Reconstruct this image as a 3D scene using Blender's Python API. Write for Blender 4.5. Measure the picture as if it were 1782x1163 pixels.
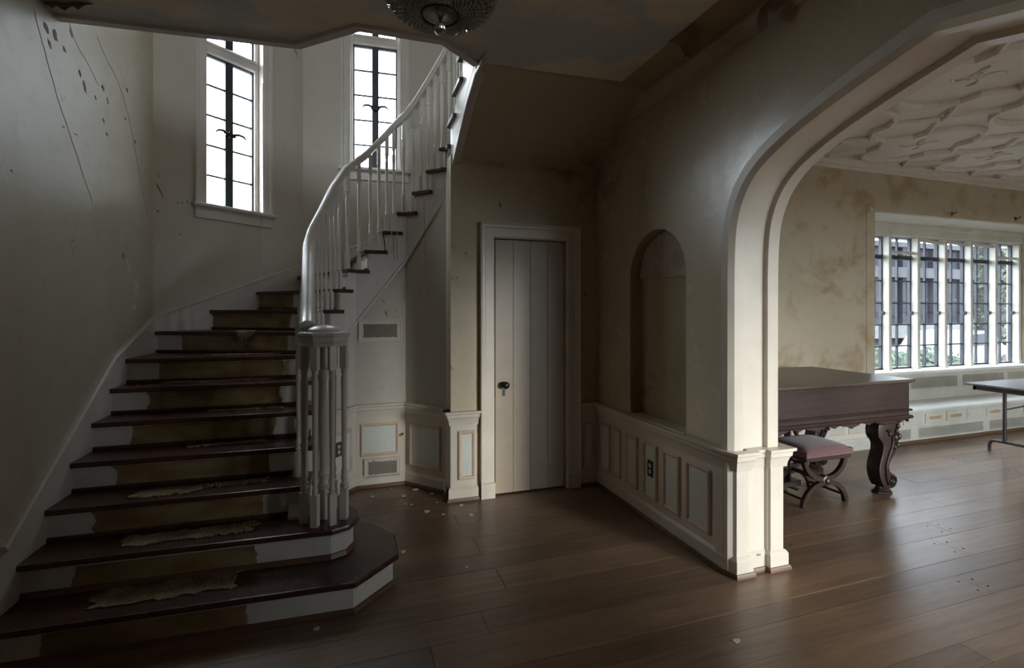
import bpy, bmesh, math, random
from math import sin, cos, pi, radians, hypot, atan2
from mathutils import Vector, Matrix
from mathutils.geometry import tessellate_polygon

for o in list(bpy.data.objects):
    bpy.data.objects.remove(o)
SC = bpy.context.scene
COL = SC.collection
rnd = random.Random(7)

# ------------------------------------------------------------------ camera, world, light, exposure
cam = bpy.data.objects.new('camera', bpy.data.cameras.new('camera'))
COL.objects.link(cam)
cam.location = (0, 0, 1.5)
cam.rotation_euler = (pi / 2, 0, radians(-18.3))
cam.data.sensor_width = 36
cam.data.lens = 36 * 848 / 1782
cam.data.shift_y = -41.5 / 1782
cam.data.clip_start = 0.05
cam.data.clip_end = 300
SC.camera = cam
SC.view_settings.view_transform = 'Standard'
SC.view_settings.look = 'None'
SC.view_settings.gamma = 1
SC.view_settings.use_curve_mapping = False
SC.view_settings.exposure = 0.22

W = bpy.data.worlds.new('overcast_sky')
SC.world = W
W.use_nodes = True
bgn = W.node_tree.nodes['Background']
bgn.inputs['Color'].default_value = (0.89, 0.945, 1.0, 1)
bgn.inputs['Strength'].default_value = 15.5

sun = bpy.data.objects.new('hazy_sun', bpy.data.lights.new('hazy_sun', 'SUN'))
sun.data.energy = 2.9
sun.data.angle = radians(12)
sun.data.color = (1.0, .945, .87)
sun.rotation_euler = Vector((-.465, 1.0, -.17)).to_track_quat('-Z', 'Y').to_euler()
sun.location = (6, -12, 6)
COL.objects.link(sun)


def portal(loc, rot, sx, sy):
    l = bpy.data.lights.new('window_portal', 'AREA')
    l.shape = 'RECTANGLE'
    l.size, l.size_y = sx, sy
    l.cycles.is_portal = True
    o = bpy.data.objects.new('window_portal', l)
    o.location, o.rotation_euler = loc, rot
    COL.objects.link(o)


# ------------------------------------------------------------------ materials
def new_mat(name):
    m = bpy.data.materials.new(name)
    m.use_nodes = True
    nt = m.node_tree
    return m, nt, nt.nodes['Principled BSDF']


def nd(nt, kind, **kw):
    n = nt.nodes.new(kind)
    for k, v in kw.items():
        setattr(n, k, v)
    return n


def lk(nt, a, b):
    nt.links.new(a, b)


def c4(c):
    return (c[0], c[1], c[2], 1)


def position(nt, scale=(1, 1, 1), obj=False):
    if obj:
        g = nd(nt, 'ShaderNodeTexCoord').outputs['Object']
    else:
        g = nd(nt, 'ShaderNodeNewGeometry').outputs['Position']
    mp = nd(nt, 'ShaderNodeMapping')
    mp.inputs['Scale'].default_value = scale
    lk(nt, g, mp.inputs['Vector'])
    return mp.outputs['Vector']


def noise(nt, vec, scale, detail=4, rough=0.6, dist=0.0):
    n = nd(nt, 'ShaderNodeTexNoise')
    n.inputs['Scale'].default_value = scale
    n.inputs['Detail'].default_value = detail
    n.inputs['Roughness'].default_value = rough
    n.inputs['Distortion'].default_value = dist
    lk(nt, vec, n.inputs['Vector'])
    return n.outputs['Fac']


def rampf(nt, fac, a, b, va=0.0, vb=1.0):
    r = nd(nt, 'ShaderNodeMapRange')
    r.interpolation_type = 'SMOOTHSTEP'
    r.inputs['From Min'].default_value = a
    r.inputs['From Max'].default_value = b
    r.inputs['To Min'].default_value = va
    r.inputs['To Max'].default_value = vb
    lk(nt, fac, r.inputs['Value'])
    return r.outputs['Result']


def math_(nt, op, a, b=None):
    n = nd(nt, 'ShaderNodeMath', operation=op)
    for i, x in enumerate((a, b)):
        if x is None:
            continue
        if isinstance(x, (int, float)):
            n.inputs[i].default_value = x
        else:
            lk(nt, x, n.inputs[i])
    return n.outputs[0]


def mixc(nt, fac, a, b):
    n = nd(nt, 'ShaderNodeMix', data_type='RGBA')
    if isinstance(fac, (int, float)):
        n.inputs[0].default_value = fac
    else:
        lk(nt, fac, n.inputs[0])
    for x, k in ((a, 6), (b, 7)):
        if isinstance(x, (tuple, list)):
            n.inputs[k].default_value = c4(x)
        else:
            lk(nt, x, n.inputs[k])
    return n.outputs[2]


def bump(nt, bs, h, strength, dist=0.01):
    b = nd(nt, 'ShaderNodeBump')
    b.inputs['Strength'].default_value = strength
    b.inputs['Distance'].default_value = dist
    lk(nt, h, b.inputs['Height'])
    lk(nt, b.outputs['Normal'], bs.inputs['Normal'])


def sep(nt):
    g = nd(nt, 'ShaderNodeNewGeometry').outputs['Position']
    s = nd(nt, 'ShaderNodeSeparateXYZ')
    lk(nt, g, s.inputs[0])
    return s.outputs


def simple(name, c, rough=0.5, metal=0.0, var=0.12, scale=6.0, bmp=0.0, spec=0.5, coat=0.0):
    m, nt, bs = new_mat(name)
    v = position(nt)
    f = noise(nt, v, scale, 5)
    d = tuple(x * (1 - var) for x in c)
    u = tuple(min(1, x * (1 + var)) for x in c)
    lk(nt, mixc(nt, rampf(nt, f, .3, .7), d, u), bs.inputs['Base Color'])
    bs.inputs['Roughness'].default_value = rough
    bs.inputs['Metallic'].default_value = metal
    bs.inputs['Specular IOR Level'].default_value = spec
    bs.inputs['Coat Weight'].default_value = coat
    if bmp:
        bump(nt, bs, noise(nt, v, scale * 8, 3), bmp, .004)
    return m


def plaster(name, base, stain, amount=0.5, rough=0.45, scale=1.1, specks=0.0, mold=None, streaky=False, spec=.5, coat=0.0):
    """old painted plaster: slow blotches, finer dirt, scattered flakes and an optional mould band"""
    m, nt, bs = new_mat(name)
    v = position(nt, (1, 1, .35) if streaky else (1, 1, 1))
    v1 = position(nt)
    big = noise(nt, v, scale, 6, .62, .4)
    fine = noise(nt, v1, 9, 6, .7)
    f = math_(nt, 'MULTIPLY', rampf(nt, big, .47, .72), amount)
    col = mixc(nt, f, base, stain)
    col = mixc(nt, math_(nt, 'MULTIPLY', rampf(nt, fine, .5, .8), .22), col, tuple(x * .6 for x in stain))
    if specks:
        sp = noise(nt, position(nt, (1.2, 1.2, .55)), 5.5, 7, .72, 1.6)
        col = mixc(nt, math_(nt, 'MULTIPLY', rampf(nt, sp, .665, .69), specks), col, (.16, .15, .13))
        sp2 = noise(nt, position(nt, (1, 1, .7)), 3.1, 8, .75, 1.0)
        col = mixc(nt, math_(nt, 'MULTIPLY', rampf(nt, sp2, .70, .72), specks), col, (.78, .78, .76))
    if mold:
        cx, cy, cz, r, band = mold
        xs = sep(nt)
        dx = math_(nt, 'SUBTRACT', xs[0], cx)
        dy = math_(nt, 'SUBTRACT', xs[1], cy)
        dz = math_(nt, 'SUBTRACT', xs[2], cz)
        d = math_(nt, 'SQRT', math_(nt, 'ADD', math_(nt, 'ADD', math_(nt, 'MULTIPLY', dx, dx), math_(nt, 'MULTIPLY', dy, dy)),
                                    math_(nt, 'MULTIPLY', dz, dz)))
        near = rampf(nt, d, 0, r, 1, 0)
        bandm = math_(nt, 'MULTIPLY', rampf(nt, math_(nt, 'ABSOLUTE', dz), 0, .09, 1, 0), band)
        mm = math_(nt, 'MAXIMUM', near, bandm)
        n1 = noise(nt, position(nt, (1, 1, 1.6)), 5.5, 8, .72, .9)
        k = rampf(nt, math_(nt, 'ADD', n1, math_(nt, 'MULTIPLY', mm, .30)), .62, 1.0)
        col = mixc(nt, math_(nt, 'MULTIPLY', k, .75), col, (.22, .15, .06))
    lk(nt, col, bs.inputs['Base Color'])
    bs.inputs['Roughness'].default_value = rough
    bs.inputs['Specular IOR Level'].default_value = spec
    bs.inputs['Coat Weight'].default_value = coat
    bs.inputs['Coat Roughness'].default_value = .27
    lk(nt, rampf(nt, fine, .2, .8, rough * .85, min(1, rough * 1.25)), bs.inputs['Roughness'])
    h = math_(nt, 'ADD', noise(nt, v1, 4.5, 5, .55), math_(nt, 'MULTIPLY', noise(nt, v1, 55, 3, .6), .12))
    bump(nt, bs, h, .22, .02)
    return m


def wood(name, c1, c2, rough, axis=0, randomize=0.0, scale=1.0, coat=0.0, spec=.5):
    m, nt, bs = new_mat(name)
    s = [26, 26, 26]
    s[axis] = 1.6
    v = position(nt, tuple(x * scale for x in s))
    g = noise(nt, v, 1.0, 7, .65, .5)
    col = mixc(nt, rampf(nt, g, .3, .7), c1, c2)
    wear = noise(nt, position(nt), 1.7, 6, .65)
    col = mixc(nt, math_(nt, 'MULTIPLY', rampf(nt, wear, .4, .8), .25), col, tuple(x * 1.5 + .01 for x in c2))
    if randomize:
        r = nd(nt, 'ShaderNodeObjectInfo').outputs['Random']
        hs = nd(nt, 'ShaderNodeHueSaturation')
        lk(nt, rampf(nt, r, 0, 1, 1 - randomize, 1 + randomize), hs.inputs['Value'])
        lk(nt, col, hs.inputs['Color'])
        col = hs.outputs['Color']
    lk(nt, col, bs.inputs['Base Color'])
    bs.inputs['Roughness'].default_value = rough
    lk(nt, rampf(nt, wear, .2, .8, rough * .92, min(1, rough * 1.12)), bs.inputs['Roughness'])
    bs.inputs['Coat Weight'].default_value = coat
    bs.inputs['Specular IOR Level'].default_value = spec
    bump(nt, bs, g, .1, .004)
    return m


def glass_pane(name, tint, gloss=.06):
    m, nt, bs = new_mat(name)
    nt.nodes.remove(bs)
    out = nt.nodes['Material Output']
    t = nd(nt, 'ShaderNodeBsdfTransparent')
    t.inputs['Color'].default_value = c4(tint)
    g = nd(nt, 'ShaderNodeBsdfGlossy')
    g.inputs['Roughness'].default_value = .03
    mx = nd(nt, 'ShaderNodeMixShader')
    mx.inputs[0].default_value = gloss
    lk(nt, t.outputs[0], mx.inputs[1])
    lk(nt, g.outputs[0], mx.inputs[2])
    lk(nt, mx.outputs[0], out.inputs['Surface'])
    return m


M = {}
CREAM = (.56, .475, .335)
M['wall'] = plaster('hall_wall_paint', (.56, .51, .41), (.42, .385, .29), .55, .36, 1.0, specks=.75, streaky=True)
M['wall_plain'] = plaster('stair_wall_paint', (.60, .56, .48), (.46, .43, .365), .5, .36, 1.0, specks=.4, streaky=True)
M['wall_mold'] = plaster('damp_wall_paint', CREAM, (.38, .33, .22), .6, .42, 1.2, specks=.25, mold=(2.03, 3.77, 2.68, 1.0, .75))
M['wall_right'] = plaster('gloss_wall_paint', CREAM, (.43, .36, .24), .45, .24, .9, specks=.0, mold=(2.03, 3.77, 2.75, .85, 0), streaky=True, spec=.8, coat=.6)
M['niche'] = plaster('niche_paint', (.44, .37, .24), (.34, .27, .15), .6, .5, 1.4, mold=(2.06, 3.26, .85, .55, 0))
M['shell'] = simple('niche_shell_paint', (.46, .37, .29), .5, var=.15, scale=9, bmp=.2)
M['room_wall'] = plaster('parlour_wallpaper', (.48, .41, .30), (.33, .235, .13), .85, .6, 2.6, spec=.25)
M['ceil_bare'] = plaster('bare_ceiling_plaster', (.50, .37, .23), (.38, .26, .14), .7, .6, 1.6)
M['ceil_room'] = plaster('parlour_ceiling_plaster', (.66, .615, .55), (.55, .50, .42), .5, .55, 1.1)
M['trim'] = simple('cream_gloss_trim', (.70, .625, .525), .33, var=.06, scale=3, bmp=.08)
M['stair_trim'] = simple('white_stair_paint', (.68, .635, .59), .30, var=.06, scale=4, bmp=.08)
M['panel'] = simple('pale_green_panel_paint', (.70, .71, .645), .4, var=.05, scale=3, bmp=.06)
M['pink'] = simple('peach_moulding_paint', (.70, .54, .42), .42, var=.08, scale=5)
M['door'] = simple('door_paint', (.42, .34, .255), .36, var=.06, scale=3, bmp=.08)
M['white'] = simple('white_window_paint', (.60, .575, .50), .45, var=.06, scale=5)
M['floor'] = wood('dark_oak_floor', (.15, .092, .056), (.225, .142, .09), .32, 0, .16, spec=.5)
M['tread'] = wood('dark_stair_oak', (.050, .021, .014), (.092, .039, .025), .28, 0, .1)
M['shoe'] = wood('brown_shoe_wood', (.10, .05, .03), (.16, .085, .05), .4, 0)
M['piano'] = wood('piano_rosewood', (.022, .011, .009), (.042, .021, .017), .38, 0, spec=.35)
M['piano_carved'] = wood('carved_rosewood', (.018, .010, .008), (.034, .018, .014), .36, 2, spec=.4)
M['stoolwood'] = wood('stool_walnut', (.020, .010, .008), (.042, .021, .014), .36, 2, spec=.4)
M['bright'] = simple('lit_white_paint', (.78, .775, .74), .35, var=.05, scale=5)  # lighter white: light caught by sill and seat top put into colour
M['lid'] = wood('lit_lid_rosewood', (.045, .032, .020), (.085, .062, .040), .32, 0)  # paler rosewood: light falling on the lid put into its colour
M['steel'] = simple('dark_window_steel', (.035, .04, .05), .45, var=.2, scale=12)
M['blackmetal'] = simple('black_door_metal', (.03, .03, .028), .3, .6, var=.2, scale=30)
M['bronze'] = simple('brown_bronze', (.16, .12, .06), .4, .6, var=.2, scale=40)
M['dark'] = simple('dark_void', (.008, .007, .006), .9, var=.1)
M['tabletop'] = simple('folding_table_laminate', (.14, .13, .135), .35, var=.1, scale=20)
M['tablemetal'] = simple('folding_table_steel', (.055, .045, .045), .4, .4, var=.15, scale=20)
M['pane'] = glass_pane('window_glass', (.93, .96, .97))
M['pane_dimmed'] = glass_pane('dimmed_window_glass', (.80, .83, .86), .05)  # grey tint put into the glass to dim the view outside
M['ivory'] = simple('outlet_ivory', (.68, .66, .58), .4, var=.05)
M['chip'] = simple('fallen_paint', (.72, .69, .60), .6, var=.1, scale=40)
M['cord'] = simple('old_cord', (.40, .34, .27), .8, var=.2, scale=60)
M['silver'] = simple('tarnished_silver', (.30, .30, .31), .25, .9, var=.3, scale=60)
M['darkrim'] = simple('tarnished_rim', (.03, .028, .028), .35, .7, var=.2, scale=40)


def crystal(name, base, trans):
    m, nt, bs = new_mat(name)
    bs.inputs['Base Color'].default_value = c4(base)
    bs.inputs['Roughness'].default_value = .05
    bs.inputs['IOR'].default_value = 1.55
    bs.inputs['Transmission Weight'].default_value = trans
    return m


M['crystal'] = crystal('clear_crystal', (.86, .88, .9), .85)
M['bead'] = crystal('smoky_crystal', (.55, .54, .51), .2)


def mural():
    m, nt, bs = new_mat('sky_mural_paint')
    v = position(nt, (1.0, 1.35, 1))
    n = noise(nt, v, 1.35, 8, .58, .5)
    n2 = noise(nt, position(nt), 4.5, 6, .6, .8)
    f = rampf(nt, math_(nt, 'ADD', n, math_(nt, 'MULTIPLY', n2, .22)), .53, .67)
    col = mixc(nt, f, (.62, .62, .62), (.86, .76, .60))
    k = rampf(nt, noise(nt, v, 2.4, 6, .6), .55, .75)
    col = mixc(nt, math_(nt, 'MULTIPLY', k, .35), col, (.52, .47, .53))
    sp = noise(nt, position(nt, (1, 2.2, 1)), 6.5, 7, .7, 1.2)
    col = mixc(nt, math_(nt, 'MULTIPLY', rampf(nt, sp, .69, .71), .85), col, (.12, .085, .05))
    lk(nt, col, bs.inputs['Base Color'])
    bs.inputs['Roughness'].default_value = .5
    bump(nt, bs, n2, .12, .02)
    return m


M['mural'] = mural()


def riser_mat():
    """painted ends, bare brown middle where the stair carpet lay (x from -1.25 to -.465)"""
    m, nt, bs = new_mat('half_painted_riser')
    xs = sep(nt)
    wob = math_(nt, 'MULTIPLY', math_(nt, 'SUBTRACT', noise(nt, position(nt), 7, 5, .6), .5), .11)
    x = math_(nt, 'ADD', xs[0], wob)
    a = rampf(nt, x, -1.253, -1.247)
    b = rampf(nt, x, -.468, -.462, 1, 0)
    mid = math_(nt, 'MULTIPLY', a, b)
    bare = mixc(nt, rampf(nt, noise(nt, position(nt, (3, 3, 9)), 1.3, 5), .3, .7), (.19, .115, .048), (.34, .255, .14))
    paint = mixc(nt, rampf(nt, noise(nt, position(nt), 4, 5), .3, .7), (.58, .54, .49), (.68, .65, .61))
    lk(nt, mixc(nt, mid, paint, bare), bs.inputs['Base Color'])
    bs.inputs['Roughness'].default_value = .42
    return m


M['riser'] = riser_mat()


def matting():
    """ribbed rubber and jute underlay"""
    m, nt, bs = new_mat('jute_carpet_underlay')
    v = position(nt)
    w = nd(nt, 'ShaderNodeTexWave', wave_type='BANDS', bands_direction='X')
    w.inputs['Scale'].default_value = 14
    w.inputs['Distortion'].default_value = 1.2
    lk(nt, v, w.inputs['Vector'])
    w2 = nd(nt, 'ShaderNodeTexWave', wave_type='BANDS', bands_direction='Y')
    w2.inputs['Scale'].default_value = 16
    w2.inputs['Distortion'].default_value = 1.2
    lk(nt, v, w2.inputs['Vector'])
    h = math_(nt, 'MULTIPLY', w.outputs['Fac'], w2.outputs['Fac'])
    n = noise(nt, v, 7, 6, .7)
    col = mixc(nt, rampf(nt, n, .35, .65), (.15, .095, .045), (.34, .265, .16))
    col = mixc(nt, math_(nt, 'MULTIPLY', h, .5), col, (.44, .37, .25))
    lk(nt, col, bs.inputs['Base Color'])
    bs.inputs['Roughness'].default_value = .85
    bump(nt, bs, h, .8, .01)
    return m


M['matting'] = matting()


def cushion_mat():
    m, nt, bs = new_mat('dusty_rose_cloth')
    v = position(nt, (1, 1, 1), True)
    w = nd(nt, 'ShaderNodeTexWave', wave_type='BANDS', bands_direction='X')
    w.inputs['Scale'].default_value = 40
    lk(nt, v, w.inputs['Vector'])
    w2 = nd(nt, 'ShaderNodeTexWave', wave_type='BANDS', bands_direction='Y')
    w2.inputs['Scale'].default_value = 40
    lk(nt, v, w2.inputs['Vector'])
    h = math_(nt, 'ADD', w.outputs['Fac'], w2.outputs['Fac'])
    col = mixc(nt, rampf(nt, h, .3, 1.7), (.10, .042, .045), (.185, .088, .088))
    lk(nt, col, bs.inputs['Base Color'])
    bs.inputs['Roughness'].default_value = .8
    bs.inputs['Sheen Weight'].default_value = .3
    bump(nt, bs, h, .25, .003)
    return m


M['cushion'] = cushion_mat()


# ------------------------------------------------------------------ mesh building
def dirv(deg):
    return (cos(radians(deg)), sin(radians(deg)))


class FR:
    """frame on a vertical plane: a runs along the wall, n comes out of it, z is up"""
    def __init__(s, o, d, nor):
        s.o, s.d, s.n = o, d, nor

    def __call__(s, a, n, z):
        return (s.o[0] + s.d[0] * a + s.n[0] * n, s.o[1] + s.d[1] * a + s.n[1] * n, z)

    def cart(s, x, y):
        return ((x - s.o[0]) * s.d[0] + (y - s.o[1]) * s.d[1])


IDENT = lambda x, y, z: (x, y, z)


class MB:
    def __init__(s):
        s.v, s.f = [], []

    def add(s, vs, fs):
        k = len(s.v)
        s.v += [tuple(p) for p in vs]
        s.f += [tuple(i + k for i in f) for f in fs]
        return s

    def box(s, x0, x1, y0, y1, z0, z1, T=IDENT):
        vs = [T(x, y, z) for z in (z0, z1) for y in (y0, y1) for x in (x0, x1)]
        return s.add(vs, [(0, 2, 3, 1), (4, 5, 7, 6), (0, 1, 5, 4), (2, 6, 7, 3), (0, 4, 6, 2), (1, 3, 7, 5)])

    def prism(s, pts, z0, z1, T=IDENT):
        n = len(pts)
        vs = [T(x, y, z0) for x, y in pts] + [T(x, y, z1) for x, y in pts]
        tri = tessellate_polygon([[Vector((x, y, 0)) for x, y in pts]])
        fs = [tuple(t) for t in tri] + [tuple(i + n for i in reversed(t)) for t in tri]
        fs += [(i, (i + 1) % n, (i + 1) % n + n, i + n) for i in range(n)]
        return s.add(vs, fs)

    def plate(s, outer, holes, n0, n1, T):
        """polygon with holes in (a,z), thick from n0 to n1; T(a,n,z)"""
        loops = [outer] + list(holes)
        pts = [p for l in loops for p in l]
        n = len(pts)
        tri = tessellate_polygon([[Vector((p[0], p[1], 0)) for p in l] for l in loops])
        vs = [T(a, n0, z) for a, z in pts] + [T(a, n1, z) for a, z in pts]
        fs = [tuple(t) for t in tri] + [tuple(i + n for i in reversed(t)) for t in tri]
        k = 0
        for l in loops:
            m = len(l)
            fs += [(k + i, k + (i + 1) % m, k + (i + 1) % m + n, k + i + n) for i in range(m)]
            k += m
        return s.add(vs, fs)

    def sweep(s, pts, A, B, prof, closed=True, loop=False, caps=True):
        """profile (p,q) carried along pts: point + p*A + q*B"""
        m = len(prof)
        vs = []
        for P, a, b in zip(pts, A, B):
            for p, q in prof:
                vs.append(tuple(P[i] + p * a[i] + q * b[i] for i in range(3)))
        n = len(pts)
        fs = []
        for i in range(n if loop else n - 1):
            j = (i + 1) % n
            for k in range(m if closed else m - 1):
                l = (k + 1) % m
                fs.append((i * m + k, i * m + l, j * m + l, j * m + k))
        if caps and not loop and closed:
            fs.append(tuple(range(m - 1, -1, -1)))
            fs.append(tuple((n - 1) * m + k for k in range(m)))
        return s.add(vs, fs)

    def tube(s, pts, r, n=8, caps=True):
        rs = r if isinstance(r, (list, tuple)) else [r] * len(pts)
        P = [Vector(p) for p in pts]
        A, B = [], []
        prev = None
        for i in range(len(P)):
            t = (P[min(i + 1, len(P) - 1)] - P[max(i - 1, 0)]).normalized()
            if prev is None:
                ref = Vector((0, 0, 1)) if abs(t.z) < .9 else Vector((1, 0, 0))
                a = t.cross(ref).normalized()
            else:
                a = (prev - t * prev.dot(t)).normalized()
            prev = a
            A.append(a)
            B.append(t.cross(a))
        ring = [(cos(2 * pi * k / n), sin(2 * pi * k / n)) for k in range(n)]
        vs = []
        for p, a, b, rr in zip(P, A, B, rs):
            vs += [tuple(p + a * (c * rr) + b * (d * rr)) for c, d in ring]
        fs = []
        for i in range(len(P) - 1):
            for k in range(n):
                l = (k + 1) % n
                fs.append((i * n + k, i * n + l, (i + 1) * n + l, (i + 1) * n + k))
        if caps:
            fs.append(tuple(range(n - 1, -1, -1)))
            fs.append(tuple((len(P) - 1) * n + k for k in range(n)))
        return s.add(vs, fs)

    def lathe(s, prof, c=(0, 0, 0), n=16, T=None, ph=0.0, caps=True):
        """prof: (r,z) from bottom to top"""
        vs = []
        for r, z in prof:
            for k in range(n):
                a = 2 * pi * k / n + ph
                p = (c[0] + r * cos(a), c[1] + r * sin(a), c[2] + z)
                vs.append(T(*p) if T else p)
        fs = []
        for i in range(len(prof) - 1):
            for k in range(n):
                l = (k + 1) % n
                fs.append((i * n + k, i * n + l, (i + 1) * n + l, (i + 1) * n + k))
        if caps:
            fs.append(tuple(range(n - 1, -1, -1)))
            fs.append(tuple((len(prof) - 1) * n + k for k in range(n)))
        return s.add(vs, fs)

    def build(s, name, mat, parent=None, bev=0.0, smooth=None, seg=1, **props):
        me = bpy.data.meshes.new(name)
        me.from_pydata(s.v, [], s.f)
        bm = bmesh.new()
        bm.from_mesh(me)
        bmesh.ops.recalc_face_normals(bm, faces=bm.faces)
        if bev:
            ed = [e for e in bm.edges if len(e.link_faces) == 2 and e.calc_face_angle(0) > .6]
            bmesh.ops.bevel(bm, geom=ed, offset=bev, segments=seg, affect='EDGES', profile=.6, clamp_overlap=True)
        bm.to_mesh(me)
        bm.free()
        if smooth:
            me.polygons.foreach_set('use_smooth', [True] * len(me.polygons))
            me.set_sharp_from_angle(angle=radians(smooth))
        me.materials.append(M[mat] if isinstance(mat, str) else mat)
        o = bpy.data.objects.new(name, me)
        COL.objects.link(o)
        if parent is not None:
            o.parent = parent
            o.matrix_parent_inverse = Matrix.Translation(-parent.location)
        for k, v in props.items():
            o[k] = v
        return o


def S(mb, name, mat, parent=None, **kw):
    """piece of the setting"""
    if parent is None:
        kw['kind'] = 'structure'
    return mb.build(name, mat, parent, **kw)


def empty(name, loc, **props):
    o = bpy.data.objects.new(name, None)
    o.location = loc
    o.empty_display_size = .1
    COL.objects.link(o)
    for k, v in props.items():
        o[k] = v
    return o


def thing(name, loc, label, category, group=None):
    o = empty(name, loc, label=label, category=category)
    if group:
        o['group'] = group
    return o


def tag(o, label, category, group=None):
    o['label'], o['category'] = label, category
    if group:
        o['group'] = group
    return o


def miters(pts, side=1, loop=False):
    """per-vertex unit-offset vectors (2-D), to the left of travel when side=1"""
    n = len(pts)
    out = []
    for i in range(n):
        def nrm(p, q):
            dx, dy = q[0] - p[0], q[1] - p[1]
            L = hypot(dx, dy)
            return (-dy / L * side, dx / L * side)
        ns = []
        if i > 0 or loop:
            ns.append(nrm(pts[i - 1], pts[i]))
        if i < n - 1 or loop:
            ns.append(nrm(pts[i], pts[(i + 1) % n]))
        if len(ns) == 1:
            out.append(ns[0])
        else:
            mx, my = ns[0][0] + ns[1][0], ns[0][1] + ns[1][1]
            d = (mx * mx + my * my) / 2
            d = max(d, .25)
            out.append((mx / d, my / d))
    return out


def hsweep(path, prof, side=1, loop=False, mb=None):
    """profile (n,z) along a level 2-D path"""
    mb = mb or MB()
    mt = miters(path, side, loop)
    return mb.sweep([(x, y, 0) for x, y in path], [(a, b, 0) for a, b in mt], [(0, 0, 1)] * len(path), prof, loop=loop)


def offs(path, d, side=1):
    return [(p[0] + m[0] * d, p[1] + m[1] * d) for p, m in zip(path, miters(path, side))]


def lerp(a, b, t):
    return a + (b - a) * t


def smooth_path(pts, k=6):
    """Catmull-Rom through points of any dimension"""
    out = []
    n = len(pts)
    for i in range(n - 1):
        p0, p1, p2, p3 = pts[max(i - 1, 0)], pts[i], pts[i + 1], pts[min(i + 2, n - 1)]
        for j in range(k):
            t = j / k
            out.append(tuple(.5 * (2 * b + (c - a) * t + (2 * a - 5 * b + 4 * c - d) * t * t + (3 * b - a - 3 * c + d) * t ** 3)
                             for a, b, c, d in zip(p0, p1, p2, p3)))
    out.append(tuple(pts[-1]))
    return out


# ------------------------------------------------------------------ plan data
XL = -1.465                  # left wall
XR = 2.03                    # arch wall, hall side
XR2 = 2.366                  # arch wall, parlour side
YD = 3.77                    # door wall
ZC = 3.05                    # hall ceiling
ZTOP = 6.0
YF = -3.0
A1 = (XL, 4.49)
D1 = dirv(40)
N1 = (sin(radians(40)), -cos(radians(40)))
L1 = 1.312
B1 = (A1[0] + D1[0] * L1, A1[1] + D1[1] * L1)
D2 = dirv(-3)
N2 = (sin(radians(-3)), -cos(radians(-3)))
L2 = 1.50
C1 = (B1[0] + D2[0] * L2, B1[1] + D2[1] * L2)
E1 = (XR, 4.42)
L3 = hypot(E1[0] - C1[0], E1[1] - C1[1])
D3 = ((E1[0] - C1[0]) / L3, (E1[1] - C1[1]) / L3)
N3 = (D3[1], -D3[0])
F1, F2, F3 = FR(A1, D1, N1), FR(B1, D2, N2), FR(C1, D3, N3)
RISE = .167
CEIL_EDGE = [(XL, 3.19), (-.288, 3.09), (.04, 2.79), (.50, 2.78), (.74, 2.97)]

# ------------------------------------------------------------------ floor
YB0 = .95
fl = S(MB().prism([(XL - .2, YF - .2), (9.7, YF - .2), (9.7, 3.85), (9.0, 4.45), (2.4, 4.45), (2.4, 5.8), (XL - .2, 5.8)], -.10, -.004), 'floor', 'floor')
S(MB().box(XL - .2, 9.7, YF - .2, YB0, -.0039, 0), 'subfloor', 'floor', fl)
y = YB0
row = 0
FR_ = random.Random(3)
pegs = []
while y < 3.82:
    w = FR_.choice((.125, .15, .175, .2, .225))
    x = XL - FR_.uniform(0, 2.0)
    while x < 9.5:
        L = FR_.uniform(2.2, 4.2)
        x0, x1 = max(x, XL), min(x + L, 9.5)
        if x1 - x0 > .05:
            dz = FR_.uniform(-.0006, .0006)
            b = MB()
            b.box(x0 + .001, x1 - .001, y + .0006, y + w - .0006, -.0045, dz).build('floorboard', 'floor', fl, bev=.0008)
            if row % 1 == 0 and x1 < 9:
                pegs += [] if FR_.random() < .55 else [(x1 - .05, y + w * .25, dz), (x1 - .05, y + w * .75, dz), (x1 + .05, y + w * .3, dz), (x1 + .05, y + w * .7, dz)]
        x += L
    y += w
    row += 1
for px, py, dz in pegs:
    if py < 3.6 and px > .4:
        MB().lathe([(.006, -.002), (.006, .0006), (.003, .0008)], (px, py, dz), 10).build('peg', 'dark', fl, smooth=40)

# ------------------------------------------------------------------ stair-side walls
S(MB().box(XL - .2, XL, YF, 4.6, 0, ZTOP), 'wall_left', 'wall')


def facet(name, F, L, mat, hole=None, z0=0):
    holes = []
    if hole:
        a0, a1, h0, h1 = hole
        holes = [[(a0, h0), (a1, h0), (a1, h1), (a0, h1)]]
    return S(MB().plate([(-.0, z0), (L, z0), (L, ZTOP), (-.0, ZTOP)], holes, 0, -.22, F), name, mat)


W1H = (.378, .892, 2.40, 4.55)
W2H = (.445, .965, 2.975, 5.12)
facet('wall_northwest', F1, L1, 'wall_plain', W1H)
facet('wall_north', F2, L2, 'wall_plain', W2H)
facet('wall_northeast', F3, L3 + .05, 'wall_plain')
S(MB().box(XL - .2, XR2, YF, 5.8, ZTOP, ZTOP + .2), 'ceiling_upper', 'white')
S(MB().box(XL - .2, 9.7, YF - .2, YF, 0, ZTOP).box(0, 0, 0, 0, 0, 0), 'wall_front', 'wall') if False else None

# unseen brown panel added behind the camera to hold down bounced light
M['panel_brown'] = wood('bounce_cut_brown', (.16, .105, .06), (.24, .155, .09), .45, 2)
S(MB().box(XL, XR, YF, YF + .05, 0, ZC), 'bounce_cut_panel', 'panel_brown')
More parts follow.
